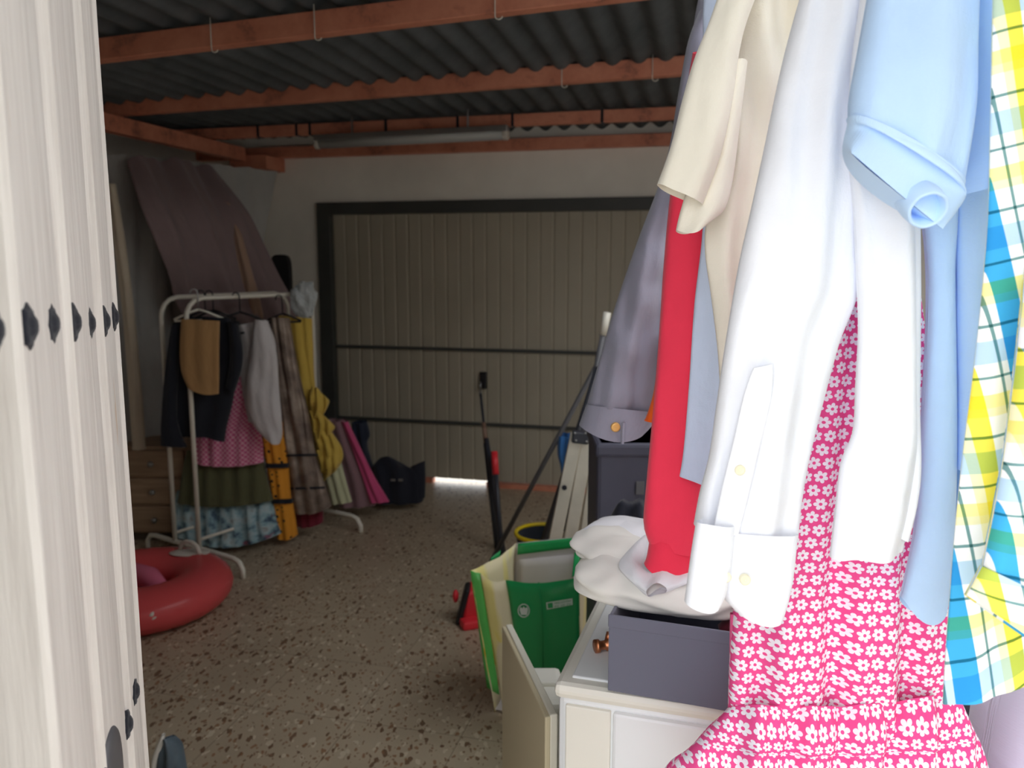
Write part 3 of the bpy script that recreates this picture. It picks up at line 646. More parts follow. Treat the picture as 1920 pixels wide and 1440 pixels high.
# ------------------------------------------------------------------ middle: poles, ladder, bucket
def pole(px0, py0, Y0, bx, by, r, mat, label, name='broom_handle', tips=(), zb=0.):
    p, q = PY(px0, py0, Y0), PZ(bx, by, zb); d = (q - p).normalized()
    o = thing(name, q, label, 'pole', 'poles leaning in the middle of the room')
    MB().tube([p, q], r, 12).build('shaft', mat, o, smooth=True)
    for f0, f1, rr_, mt, nm in tips: MB().tube([p + d * f0, p + d * f1], rr_, 12).build(nm, mt, o, smooth=True)
    return o
pole(901, 738, 4.75, 932, 1028, .008, M['pole_dark'], 'dark broom pole with a brown grip and thin metal top', tips=((.17, .29, .013, M['brown_grip'], 'grip'), (-.02, .06, .007, M['steel'], 'tip'), (.29, 1.0, .015, M['pole_dark'], 'sleeve')))
pole(912, 822, 4.65, 944, 1036, .014, M['pole_dark'], 'thin dark pole standing just right of the brown-gripped broom pole')
pole(927, 850, 4.55, 941, 1045, .014, M['pole_dark'], 'black pole with a bright red end cap', tips=((-.01, .12, .019, M['red_plastic'], 'end_cap'),))
pole(1135, 655, 3.7, 916, 1062, .012, M['pole_grey'], 'long grey pole leaning diagonally behind the shopping bag')
pole(1122, 690, 3.45, 985, 1125, .016, M['pole_dark'], 'dark pole leaning along the left side of the ladder')
pole(1138, 590, 3.6, 1035, 1125, .014, M['pole_grey'], 'grey pole whose pale top shows beside the denim sleeve', tips=((-.01, .09, .017, M['white_metal'], 'pale_end'), (.38, .50, .024, M['red_plastic'], 'red_sleeve')))
# ladder
ld = thing('stepladder', PY(1010, 1200, 3.3), 'folded aluminium stepladder leaning behind the shopping bag', 'ladder')
LY = 3.3
for xt0, xt1, xb0, xb1, dy_ in ((1072, 1091, 1030, 1054, 0), (1094, 1114, 1058, 1082, .012), (1117, 1126, 1087, 1102, .024)):
    ct, cb = PY((xt0 + xt1) / 2, 812, LY + dy_), PY((xb0 + xb1) / 2, 1005, LY - .02 + dy_); d = (cb - ct).normalized()
    cb = cb + d * (-cb.z / d.z); wd = (xb1 - xb0) / F * LY
    MB().bar(ct, cb, wd, .022, (1, 0, 0)).build('rail', M['alu'], ld, bevel=.003)
MB().lathe(PY(1058, 914, LY - .035), (0, -1, 0), [(.0105, 0), (.0105, .006), (.0005, .006)], 16).build('pivot', M['black'], ld)
MB().obox(PY(1088, 820, LY - .02), (.034, 0, -.004), (0, .02, 0), (.002, 0, .024)).build('top_bracket', M['pole_dark'], ld, bevel=.006)
for x, y in ((1078, 812), (1098, 812), (1080, 826), (1100, 828)): MB().lathe(PY(x, y, LY - .042), (0, -1, 0), [(.005, 0), (.004, .003), (.0005, .004)], 10).build('rivet', M['steel'], ld)
for k in range(3):
    f = .45 + .2 * k; a = PY(1100, 815, LY + .02).lerp(PY(1020, 1225, LY + .02), f); MB().bar(a - Vector((.05, 0, 0)), a + Vector((.03, .0, 0)), .03, .012, EZ).build('rung', M['alu'], ld)
# bucket
bc = PZ(1020, 1000, .30); bk = thing('mop_bucket', Vector((bc.x, bc.y, 0)), 'black bucket with a yellow rim behind the shopping bag', 'bucket')
MB().lathe((bc.x, bc.y, 0), EZ, [(.0005, .004), (.10, .004), (.105, .0), (.135, .30), (.13, .30), (.1, .012), (.0005, .012)], 32).build('bucket_body', M['bucket'], bk, smooth=True)
torus(MB(), Vector((bc.x, bc.y, .292)), .137, .010, 1, 40, 10).build('rim', M['yellow_plastic'], bk, smooth=True)
# blue plastic bag behind the ladder
o = garment('blue_carrier_bag', M['bluebag'], [(1046, 815, 1078, 815, 3.9), (1045, 850, 1074, 850, 3.9), (1052, 885, 1070, 890, 3.9), (1056, 980, 1075, 980, 3.9), (1058, 1100, 1078, 1100, 3.9)], th=.05, folds=[(.012, .05, 0, 0)], wr=.012, n=24, seed=40); tag(o, 'blue carrier bag standing behind the ladder', 'bag')
# red and black trainer
tr = PZ(866, 1172, 0); o = thing('red_toy', tr, 'small red and black plastic object on the floor behind the shopping bag', 'object')
MB().obox(tr + Vector((.055, .06, .09)), (.05, 0, .006), (0, .06, 0), (.008, 0, .075)).build('red_body', M['red_plastic'], o, bevel=.02)
MB().obox(tr + Vector((.005, .04, .085)), (.014, 0, .0), (0, .05, 0), (.022, 0, .085)).build('black_side', M['blackplastic'], o, bevel=.012)
MB().obox(tr + Vector((.05, -.02, .02)), (.05, .02, 0), (-.012, .03, 0), (.0, 0, .02)).build('red_foot', M['red_plastic'], o, bevel=.01)
MB().ell(tr + Vector((-.03, .05, .115)), .014, .02, .03).build('red_knob', M['red_plastic'], o, smooth=True)

# ------------------------------------------------------------------ shopping bag
SB = thing('shopping_bag', PZ(1000, 1290, 0), 'large green and cream shopping bag standing open beside the white appliance', 'shopping bag')
def wall_patch(name, mat, tl, tr_, bl, br, off=0., cols=10, rws=12, belly=.0, sag=0., wr=.006, seed=0, parent=SB):
    """cloth wall between four points"""
    tl, tr_, bl, br = map(Vector, (tl, tr_, bl, br)); nrm = (tr_ - tl).cross(bl - tl).normalized()
    m = MB(); vs = []
    for j in range(rws + 1):
        for i in range(cols + 1):
            u, v = i / cols, j / rws; P = tl.lerp(tr_, u).lerp(bl.lerp(br, u), v) - EZ * sag * math.sin(math.pi * u) * (1 - v)
            vs.append(P + nrm * (off + belly * math.sin(math.pi * u) * (.4 + .6 * math.sin(math.pi * min(v + .1, 1))) + wr * noise.noise(Vector((u * 5, v * 4, seed)))))
    fs = [(j * (cols + 1) + i, j * (cols + 1) + i + 1, (j + 1) * (cols + 1) + i + 1, (j + 1) * (cols + 1) + i) for j in range(rws) for i in range(cols)]
    return m.add(vs, fs).build(name, mat, parent, smooth=True, solid=.0015)
# rim corners: near-left, near-right, far-right, far-left (rim ~0.5 m high)
rNL, rNR, rFR, rFL = PY(882, 1070, 2.72), PY(1086, 1082, 2.62), PY(1090, 1006, 3.0), PY(968, 1018, 3.06)
rMid = PY(940, 1040, 2.95)
b0 = PZ(928, 1335, 0); bNL, bNR = Vector((b0.x, b0.y, .0)), Vector((b0.x + .30, b0.y - .1, 0)); bFR, bFL = bNR + Vector((.05, .24, 0)), bNL + Vector((.05, .26, 0))
def mixp(a, b, f): return a.lerp(b, f)
g = (958 - 892) / (1086 - 892.)
nm_t, nm_b = PY(948, 1088, 2.70), mixp(bNL, bNR, .40)
wall_patch('front_cream_panel', M['bag_cream'], mixp(rNL, nm_t, .27), nm_t, mixp(bNL, nm_b, .27), nm_b, belly=-.015, sag=.012, seed=1)
wall_patch('front_light_trim', M['bag_light'], rNL, mixp(rNL, nm_t, .30), bNL + EZ * .09 - EX * .03, mixp(bNL, nm_b, .30) + EZ * .07 - EX * .02, belly=-.004, seed=2, cols=4)
fg = wall_patch('front_green_panel', M['bag_green'], nm_t, rNR, nm_b, bNR, belly=-.02, sag=.010, seed=3, cols=16)
wall_patch('right_panel', M['bag_cream'], rNR, rFR, bNR, bFR, belly=-.02, seed=4)
wall_patch('back_panel', M['bag_inside'], rFR, rFL, bFR, bFL, seed=5)
wall_patch('left_panel', M['bag_cream'], rFL, rNL, bFL, bNL, belly=.03, seed=6)
wall_patch('back_green_band', M['bag_green'], PY(1088, 1007, 2.985), PY(971, 1019, 3.04), PY(1086, 1026, 2.985), PY(970, 1040, 3.04), rws=3, wr=.001, seed=7)
wall_patch('lining', M['bag_inside'], rFR - EZ * .06 + Vector((-.01, -.02, 0)), rFL - EZ * .06 + Vector((.01, -.02, 0)), bFR + Vector((-.03, -.03, .1)), bFL + Vector((.03, -.03, .1)), wr=.004, seed=8)
wall_patch('left_green_band', M['bag_green'], PY(938, 1032, 2.94), PY(920, 1046, 2.90), PY(936, 1086, 2.94), PY(918, 1072, 2.90), rws=5, cols=4, wr=.001, seed=9)
wall_patch('right_green_band', M['bag_green'], PY(1090, 1030, 2.84), PY(1077, 1036, 2.82), PY(1082, 1078, 2.72), PY(1072, 1082, 2.72), rws=5, cols=4, wr=.001, seed=10)
MB().add([bNL + EZ * .01, bNR + EZ * .01, bFR + EZ * .01, bFL + EZ * .01], [(0, 1, 2, 3)]).build('base', M['bag_inside'], SB)
sc_ = PY(1000, 1110, 2.62)
MB().tube([PY(1010, 1092, 2.655), PY(1016, 1150, 2.64), PY(1018, 1260, 2.63)], .0025, 6).build('seam', M['bag_green'], SB, smooth=True)
# printed basket badge and address strip on the green front
bn = (rNR - nm_t).cross(nm_b - nm_t).normalized(); bn = bn if bn.y < 0 else -bn
def onbag(px, py, out=.028):
    d = ray(px, py); o_ = Vector((0, 0, CAMZ)); k = (nm_t + bn * out - o_).dot(bn) / d.dot(bn); return o_ + d * k
def polyprint(name, pts, parent, mat, out=.028, th=.0006):
    q = [onbag(x, y, out) for x, y in pts]; n = len(q); vs = q + [p - bn * th for p in q]
    MB().add(vs, [tuple(range(n)), tuple(range(2 * n - 1, n - 1, -1))] + [(i, (i + 1) % n, n + (i + 1) % n, n + i) for i in range(n)]).build(name, mat, parent)
ring = [onbag(982 + 10.5 * math.cos(a), 1145 + 12 * math.sin(a)) for a in [2 * math.pi * k / 28 for k in range(29)]]
MB().tube(ring, .0018, 6, caps=False).build('badge_ring', M['print_white'], fg, smooth=True)
polyprint('badge_basket', [(974, 1143), (976, 1138), (979, 1141), (982, 1137), (985, 1141), (988, 1138), (990, 1143), (988, 1153), (977, 1153)], fg, M['print_white'])
polyprint('address_strip', [(1024, 1130), (1073, 1122), (1073.5, 1134), (1025.5, 1143)], fg, M['print_white'])
polyprint('address_icon', [(1026.5, 1131.5), (1036, 1130), (1037, 1139.5), (1027.5, 1141.2)], fg, M['bag_green'], .0288)
def words_on(txt, px, py, px2, py2, hpx, out=.0292):
    cu = bpy.data.curves.new('lettering', 'FONT'); cu.body = txt; cu.size = 1; cu.extrude = .002
    ob = bpy.data.objects.new('lettering', cu); C.objects.link(ob); bpy.context.view_layer.update()
    me = bpy.data.meshes.new_from_object(ob.evaluated_get(bpy.context.evaluated_depsgraph_get())); bpy.data.objects.remove(ob)
    wx = max(v.co.x for v in me.vertices); A, B_2 = onbag(px, py, out), onbag(px2, py2, out); ux = (B_2 - A) / wx; uy = (onbag(px, py - hpx, out) - A) / .72
    for v in me.vertices: v.co = A + ux * v.co.x + uy * v.co.y + bn * (.0004 if v.co.z > 0 else 0) - OFF[fg]
    me.materials.append(M['bag_green']); o = bpy.data.objects.new('lettering', me); C.objects.link(o); o.parent = fg; OFF[o] = OFF[fg]
words_on('MERCADONA', 1039, 1133.5, 1071, 1128, 4.2); words_on('800 500 220', 1039, 1139.2, 1071, 1133.8, 3.6)

# ------------------------------------------------------------------ cream board, container, appliance and what stands on it
bo = thing('cream_board', PZ(985, 1440, .2), 'cream board standing on edge beside the white appliance', 'board')
pF, pN = PZ(941, 1174, .70), PZ(1022, 1345, .72); pF2, pN2 = Vector((pF.x, pF.y, 0)), Vector((pN.x, pN.y, 0)); bd = (pN2 - pF2).normalized(); bnn = Vector((bd.y, -bd.x, 0)); bnn = bnn if bnn.x > 0 else -bnn
def slab(name, mat, p0, z0, p1, z1, t0, t1, parent, zb=0., bevel=.003):
    vs = [p0 + bnn * t0 + EZ * zb, p1 + bnn * t0 + EZ * zb, p1 + bnn * t0 + EZ * z1, p0 + bnn * t0 + EZ * z0, p0 + bnn * t1 + EZ * zb, p1 + bnn * t1 + EZ * zb, p1 + bnn * t1 + EZ * z1, p0 + bnn * t1 + EZ * z0]
    return MB().add(vs, [(0, 1, 2, 3), (7, 6, 5, 4), (0, 4, 5, 1), (1, 5, 6, 2), (2, 6, 7, 3), (3, 7, 4, 0)]).build(name, mat, parent, bevel=bevel)
slab('panel', M['board'], pF2, .70, pN2, .72, 0, .012, bo)
slab('edge_strip', M['board_edge'], pF2, .704, pN2, .724, .010, .026, bo)
q = PY(1010, 1275, 1.95); o = thing('lidded_container', Vector((q.x, q.y, 0)), 'off-white lidded plastic container wedged between board and appliance', 'container')
MB().obox(Vector((q.x, q.y, .26)), (.055, 0, 0), (0, .09, 0), (0, 0, .26)).build('tub', M['enamel_cream'], o, bevel=.02)
MB().obox(Vector((q.x, q.y, .53)), (.06, 0, 0), (0, .095, 0), (0, 0, .018)).build('lid', M['enamel_cream'], o, bevel=.014)
MB().obox(Vector((q.x, q.y, .552)), (.045, 0, 0), (0, .012, 0), (0, 0, .006)).build('lid_rib', M['enamel_cream'], o, bevel=.004)
MB().obox(Vector((q.x + .02, q.y - .1, .50)), (.014, 0, 0), (0, .008, 0), (0, 0, .03)).build('clip', M['enamel_cream'], o, bevel=.004)

fz = math.radians(17); fx = Vector((math.cos(fz), -math.sin(fz), 0)); fy = Vector((math.sin(fz), math.cos(fz), 0)); TZ = .85
fo = PZ(1037, 1277, TZ); fo = Vector((fo.x, fo.y, 0)); FW, FD = .50, .56
ap = thing('white_appliance', fo + fx * FW / 2 + fy * FD / 2, 'white low household appliance under the grey box and folded linen', 'appliance')
def fbox(x0, x1, y0, y1, z0, z1): return MB().obox(fo + fx * (x0 + x1) / 2 + fy * (y0 + y1) / 2 + EZ * (z0 + z1) / 2, fx * (x1 - x0) / 2, fy * (y1 - y0) / 2, EZ * (z1 - z0) / 2)
fbox(.006, FW, .012, FD, .02, TZ - .03).build('cabinet', M['enamel'], ap, bevel=.012)
fbox(0, FW, 0, FD, TZ - .034, TZ - .004).build('top_rim', M['enamel_cream'], ap, bevel=.012)
fbox(.028, FW - .028, .03, FD - .02, TZ - .008, TZ).build('top_panel', M['enamel'], ap, bevel=.003)
fbox(.022, .105, .004, .02, .3, TZ - .045).build('front_strip', M['enamel_cream'], ap, bevel=.003)
fbox(.109, FW - .02, .002, .02, .08, TZ - .045).build('front_door', M['enamel'], ap, bevel=.006)
fbox(.26, .28, -.001, .004, .76, .763).build('scratch_mark', M['pole_grey'], ap)

# grey fabric box
bl_, br_ = PZ(1139, 1296, TZ), PZ(1372, 1337, TZ); bx_ = (br_ - bl_).normalized(); by_ = Vector((-bx_.y, bx_.x, 0)); BWd = (br_ - bl_).length + .06; BH = .142; BD = .26
gb = thing('storage_box', (bl_ + br_) / 2, 'dark grey open fabric storage box on the white appliance', 'box')
def bbx(x0, x1, y0, y1, z0, z1): return MB().obox(bl_ + bx_ * (x0 + x1) / 2 + by_ * (y0 + y1) / 2 + EZ * (z0 + z1) / 2, bx_ * (x1 - x0) / 2, by_ * (y1 - y0) / 2, EZ * (z1 - z0) / 2)
bbx(0, BWd, 0, .006, .001, BH).build('front_panel', M['grey_box'], gb, bevel=.002)
bbx(0, .006, .006, BD, .001, BH).build('side_panel', M['grey_box'], gb, bevel=.002)
bbx(BWd - .006, BWd, .006, BD, .001, BH).build('side_panel', M['grey_box'], gb, bevel=.002)
bbx(0, BWd, BD, BD + .006, .001, BH).build('back_panel', M['grey_box'], gb, bevel=.002)
bbx(.006, BWd - .006, .006, BD, .001, .006).build('bottom_panel', M['grey_box'], gb)
bbx(-.001, BWd + .001, -.002, .004, BH - .022, BH + .001).build('hem', M['grey_box'], gb, bevel=.002)
o = MB().ell(bl_ + bx_ * .24 + by_ * .1 + EZ * .1, .06, .05, .035, f=lambda q: 1 + .3 * noise.noise(q * 3)).build('red_cloth', M['darkred'], smooth=True); tag(o, 'dark red cloth inside the grey storage box', 'cloth')
# copper tap piece
q = PZ(1128, 1222, TZ); o = thing('copper_fitting', q, 'small copper pipe fitting on the appliance beside the grey box', 'fitting')
MB().lathe(q + EZ * .013, (-1, -.3, 0), [(.007, -.02), (.012, -.02), (.012, -.01), (.009, -.008), (.009, .004), (.013, .006), (.013, .014), (.0005, .014)], 18).build('nut', M['copper'], o, smooth=True)
MB().tube([q + EZ * .018 + Vector((.012, .01, 0)), q + EZ * .034 + Vector((.016, .012, 0))], .006, 12).build('stub', M['copper'], o, smooth=True)

# linen pile
def folded(name, mat, ctr, hx, hy, hz, yaw, label, seed, tilt=0., parent=None, amp=.022, cat='linen'):
    R = Matrix.Rotation(yaw, 3, 'Z') @ Matrix.Rotation(tilt, 3, 'Y')
    def f(q): return 1
    m = MB(); vs = []; fs = []; seg, rings = 72, 26
    for i in range(rings + 1):
        th = math.pi * i / rings
        for k in range(seg):
            ph = 2 * math.pi * k / seg
            def se(c, e): return math.copysign(abs(c) ** e, c)
            x = se(math.sin(th), .5) * se(math.cos(ph), .6) * hx; y = se(math.sin(th), .5) * se(math.sin(ph), .6) * hy; z = se(math.cos(th), .8) * hz
            lay = .005 * math.sin(z / hz * 6 + 4 * noise.noise(Vector((x * 9, y * 9, seed))))
            nn = noise.noise(Vector((x * 9, y * 9, z * 14 + seed))) * amp + noise.noise(Vector((x * 24, y * 22, z * 50 + seed))) * amp * .35
            r_ = Vector((x, y, 0)).normalized() if (x or y) else Vector((0, 0, 1))
            vs.append(Vector(ctr) + R @ (Vector((x, y, z)) + r_ * (lay + nn) * math.sin(th) + Vector((0, 0, nn * .8 * abs(math.cos(th)) ** .5))))
    for i in range(rings):
        for k in range(seg): fs.append((i * seg + k, (i + 1) * seg + k, (i + 1) * seg + (k + 1) % seg, i * seg + (k + 1) % seg))
    m.add(vs, fs); o = m.build(name, mat, parent, smooth=True)
    if label: tag(o, label, cat, 'linen piled on the appliance')
    return o
def at_(px, py, Y): return PY(px, py, Y)
def atz(px, Y, z): return Vector((PY(px, 1080, Y).x, Y, z))
folded('folded_sheet', M['offwhite'], atz(1240, 1.505, 1.006), .165, .13, .036, math.radians(-17), 'thick folded off-white sheet at the bottom of the linen pile, over the grey box', 3, .05)
folded('folded_sheet', M['offwhite'], atz(1186, 1.59, 1.036), .118, .10, .018, math.radians(-14), 'folded white sheet in the middle of the linen pile', 9, .05)
folded('folded_sheet', M['white'], atz(1172, 1.67, 1.042), .085, .08, .020, math.radians(-10), 'folded white cloth on top of the linen pile', 15, -.02)
o = garment('white_tee', M['white'], [(1205, 1010, 1262, 1004, 1.55), (1172, 1040, 1290, 1034, 1.49), (1160, 1062, 1300, 1060, 1.45), (1182, 1088, 1300, 1088, 1.40), (1212, 1110, 1250, 1106, 1.37)], th=.012, folds=[(.004, .05, 1, 0)], wr=.006, n=24, seed=50); tag(o, 'crumpled bluish white t-shirt on the linen pile below the red sleeve', 't-shirt', 'linen piled on the appliance')
# dark bin behind
q = PY(1185, 920, 2.3); o = thing('dark_crate', Vector((q.x, 2.4, 0)), 'tall dark navy plastic bin behind the linen pile', 'bin')
zt = PY(1185, 832, 2.3).z
xl, xr = PY(1119, 920, 2.3).x, PY(1300, 920, 2.3).x
MB().obox(((xl + xr) / 2, 2.44, zt / 2), ((xr - xl) / 2, 0, 0), (0, .14, 0), (0, 0, zt / 2)).build('bin_body', M['dark_navy'], o, bevel=.012)
MB().obox(((xl + xr) / 2, 2.44, zt - .02), ((xr - xl) / 2 + .006, 0, 0), (0, .147, 0), (0, 0, .02)).build('bin_lid', M['dark_navy'], o, bevel=.01)
MB().obox(PY(1200, 915, 2.296), (.012, 0, 0), (0, .002, 0), (0, 0, .02)).build('logo_patch', M['pole_grey'], o, bevel=.004)
o = garment('black_cloth', M['navy_fabric'], [(1150, 965, 1235, 955, 1.98), (1140, 985, 1240, 980, 1.95), (1150, 1012, 1235, 1015, 1.9), (1180, 1040, 1235, 1040, 1.88)], th=.05, folds=[(.012, .05, 1.5, 0)], wr=.02, wf=(16, 16), n=20, seed=51); tag(o, 'crumpled black cloth behind the linen pile', 'cloth', 'linen piled on the appliance')

# ------------------------------------------------------------------ clothes hanging on the right
HG = 'clothes hanging in the doorway'
rl = thing('clothes_rail', Vector((.50, 1.3, 2.27)), 'steel rail fixed under the roof that carries the hanging clothes', 'rail')
MB().tube([(.54, .55, 2.27), (.44, 2.05, 2.27)], .014, 12).build('rail_tube', M['steel'], rl, smooth=True)
for y in (.62, 2.0):
    x = .54 - .1 * (y - .55) / 1.5; MB().tube([(x, y, 2.27), (x, y, zroof(Vector((x, y, 0)).dot(EX), Vector((x, y, 0)).dot(EY)) + .01)], .008, 8).build('hanging_rod', M['steel'], rl, smooth=True)
# denim jacket
dj = thing('denim_jacket', PY(1160, 830, 1.75), 'grey-blue denim jacket at the far end of the hanging clothes', 'jacket', HG)
garment('jacket_body', M['denim'], [(1330, -70, 1420, -70, 1.86), (1305, 20, 1440, 20, 1.86), (1285, 200, 1430, 200, 1.86), (1262, 420, 1420, 420, 1.86), (1245, 620, 1410, 620, 1.86), (1240, 780, 1400, 780, 1.86)], dj, th=.04, folds=[(.008, .1, 0, 0)], seed=60)
garment('sleeve', M['denim'], [(1312, 20, 1385, 20, 1.76), (1290, 80, 1365, 80, 1.76), (1272, 180, 1345, 190, 1.75), (1248, 310, 1300, 330, 1.75), (1195, 455, 1262, 480, 1.74), (1152, 580, 1252, 600, 1.73), (1120, 690, 1238, 705, 1.72), (1098, 768, 1228, 785, 1.72)], dj, th=.045, folds=[(.004, .07, .8, 0), (.003, .035, -2.2, 1)], wr=.012, wf=(16, 14), n=80, m=60, seed=61)
garment('cuff', M['denim'], [(1100, 758, 1229, 772, 1.715), (1092, 780, 1222, 796, 1.712), (1086, 797, 1206, 812, 1.71, 16)], dj, th=.05, wr=.004, n=14, seed=62)
garment('cuff_seam', M['denim'], [(1166, 792, 1172, 792, 1.655), (1164, 815, 1171, 815, 1.653), (1164, 832, 1170, 832, 1.652)], dj, th=.004, n=8, m=12, seed=62)
MB().lathe(PY(1154, 801, 1.657), (0, -1, 0), [(.0005, .004), (.006, .004), (.009, .004), (.0098, .002), (.0098, -.01)], 24).build('brass_button', M['brass'], dj, smooth=True)
o = garment('orange_top', M['orange'], [(1240, 600, 1330, 600, 1.66), (1228, 720, 1330, 720, 1.65), (1214, 775, 1330, 775, 1.64), (1208, 788, 1330, 800, 1.64)], th=.02, n=20, seed=63); tag(o, 'orange top peeping out between denim cuff and red sleeve', 'top', HG)
rs = thing('red_sweatshirt', PY(1260, 1080, 1.5), 'red sweatshirt with ribbed cuff among the hanging clothes', 'sweatshirt', HG)
garment('sleeve', M['red'], [(1300, 100, 1390, 100, 1.43), (1275, 250, 1365, 250, 1.465), (1257, 370, 1350, 380, 1.455), (1245, 500, 1340, 500, 1.455), (1237, 620, 1336, 620, 1.455), (1226, 760, 1332, 760, 1.455), (1213, 900, 1328, 900, 1.45), (1207, 980, 1324, 985, 1.44), (1216, 1016, 1312, 1034, 1.44)], rs, th=.035, folds=[(.004, .09, .2, 0)], n=60, seed=64)
garment('cuff', M['red_rib'], [(1219, 1010, 1312, 1028, 1.435), (1213, 1045, 1304, 1056, 1.43), (1208, 1058, 1292, 1068, 1.43, 14)], rs, th=.028, n=14, seed=65)
o = garment('pale_blue_shirt', M['paleblue'], [(1330, -60, 1460, -60, 1.41), (1318, 25, 1450, 0, 1.41), (1322, 200, 1450, 200, 1.41), (1318, 420, 1440, 420, 1.4), (1302, 570, 1440, 570, 1.4), (1292, 720, 1440, 720, 1.4), (1282, 840, 1440, 850, 1.4), (1274, 893, 1440, 950, 1.4)], th=.015, folds=[(.006, .12, 0, 2)], n=50, wr=.002, seed=66); tag(o, 'pale grey-blue shirt hanging right of the red sweatshirt', 'shirt', HG)
ct = thing('cream_tshirt', PY(1400, 800, 1.25), 'cream short-sleeved t-shirt with wrinkled side hanging left of the white shirts', 't-shirt', HG)
garment('shirt_body', M['cream'], [(1400, -120, 1560, -120, 1.29), (1380, -40, 1590, -40, 1.28), (1372, 100, 1590, 100, 1.27), (1362, 230, 1590, 230, 1.26), (1345, 330, 1580, 330, 1.25), (1326, 400, 1570, 400, 1.24), (1322, 470, 1560, 470, 1.24), (1334, 560, 1550, 560, 1.24), (1346, 660, 1540, 660, 1.24), (1352, 760, 1530, 760, 1.24), (1356, 850, 1520, 850, 1.24)], ct, th=.02, folds=[(.008, .09, .35, 0), (.006, .05, -1.2, 1.5)], n=90, m=80, wr=.010, wf=(18, 10), seed=67)
garment('sleeve', M['cream'], [(1360, -50, 1440, -60, 1.22), (1330, 40, 1400, 40, 1.2), (1302, 110, 1384, 105, 1.19), (1279, 190, 1372, 190, 1.18), (1258, 275, 1350, 290, 1.17), (1233, 345, 1316, 385, 1.17, 2)], ct, th=.03, folds=[(.004, .06, .2, 0)], n=50, wr=.003, seed=68)
garment('sleeve_fold', M['cream'], [(1345, 120, 1400, 120, 1.20), (1325, 220, 1388, 220, 1.19), (1300, 320, 1376, 320, 1.185), (1283, 372, 1366, 372, 1.18), (1272, 412, 1352, 400, 1.18), (1268, 432, 1318, 424, 1.18, 10)], ct, th=.018, folds=[(.004, .05, .6, 0)], n=40, wr=.004, seed=69)
# pink daisy dress
pd = thing('daisy_dress', PY(1580, 1500, 1.12), 'pink dress printed with white daisies, ruffled hem', 'dress', HG)
garment('dress_body', M['flowers'], [(1570, 200, 1660, 200, 1.13), (1540, 420, 1700, 420, 1.13), (1500, 620, 1730, 620, 1.13), (1440, 850, 1755, 850, 1.13), (1390, 1040, 1772, 1040, 1.13), (1373, 1180, 1778, 1180, 1.12), (1368, 1270, 1782, 1260, 1.12), (1366, 1335, 1786, 1310, 1.12, 22)], pd, th=.05, folds=[(.010, .11, .0, 0), (.005, .05, .1, 1)], n=90, m=110, wr=.004, grow=.6, seed=70, uvx=.5)
garment('ruffle', M['flowers'], [(1366, 1325, 1784, 1298, 1.12, 20), (1345, 1350, 1800, 1325, 1.11, 20), (1312, 1385, 1822, 1370, 1.10, 20), (1272, 1425, 1842, 1415, 1.09, 16), (1235, 1470, 1858, 1465, 1.09, 14), (1205, 1530, 1875, 1530, 1.09, 12), (1190, 1600, 1885, 1600, 1.09, 10)], pd, th=.07, folds=[(.013, .075, .15, 0), (.006, .034, -.2, 1)], n=50, m=140, wr=.006, grow=.8, seed=71, uvx=.5, uvs=1.22)
garment('pink_side_strip', M['hotpink'], [(1369, 1150, 1376, 1150, 1.125), (1368, 1200, 1374, 1200, 1.125), (1368, 1235, 1372, 1235, 1.125)], pd, th=.004, n=8, m=12, seed=72)
# white long-sleeved shirt
ws = thing('white_shirt', PY(1390, 1150, 1.0), 'white long-sleeved shirt with buttoned cuff, in front of the daisy dress', 'shirt', HG)
garment('sleeve', M['white'], [(1540, -130, 1650, -130, 1.05), (1512, -40, 1640, -40, 1.04), (1473, 100, 1620, 100, 1.03), (1434, 280, 1602, 280, 1.02), (1407, 405, 1606, 425, 1.01), (1386, 500, 1604, 550, 1.01), (1363, 635, 1568, 650, 1.0), (1344, 765, 1536, 770, 1.0), (1331, 855, 1512, 870, 1.0), (1314, 922, 1500, 940, 1.0), (1302, 985, 1494, 1004, 1.0)], ws, th=.035, folds=[(.006, .075, .35, 0), (.003, .04, -.7, 2)], n=100, m=80, wr=.007, wf=(16, 9), seed=73)
garment('placket', M['white'], [(1412, 690, 1450, 682, .961), (1395, 740, 1446, 746, .96), (1374, 830, 1424, 840, .96), (1352, 920, 1402, 935, .96), (1338, 990, 1384, 1005, .96)], ws, th=.003, n=30, m=24, wr=.001, seed=74)
garment('cuff', M['white'], [(1340, 990, 1494, 1000, .985), (1342, 1060, 1486, 1075, .98), (1350, 1110, 1476, 1125, .975), (1372, 1136, 1464, 1158, .975, 8)], ws, th=.028, n=24, m=50, wr=.002, seed=75)
garment('cuff_end', M['white'], [(1306, 978, 1376, 985, .965), (1296, 1040, 1372, 1045, .96), (1288, 1100, 1362, 1105, .955), (1284, 1128, 1350, 1128, .955, 10)], ws, th=.018, folds=[(.003, .05, 0, 0)], n=24, m=40, wr=.002, seed=76)
for x, y, Y in ((1387, 881, .957), (1361, 1082, .944), (1397, 1087, .944)):
    MB().lathe(PY(x, y, Y), (0, -1, 0), [(.0005, .0016), (.004, .0016), (.0056, .003), (.0064, .002), (.0064, -.004)], 20).build('button', M['ivory'], ws, smooth=True)
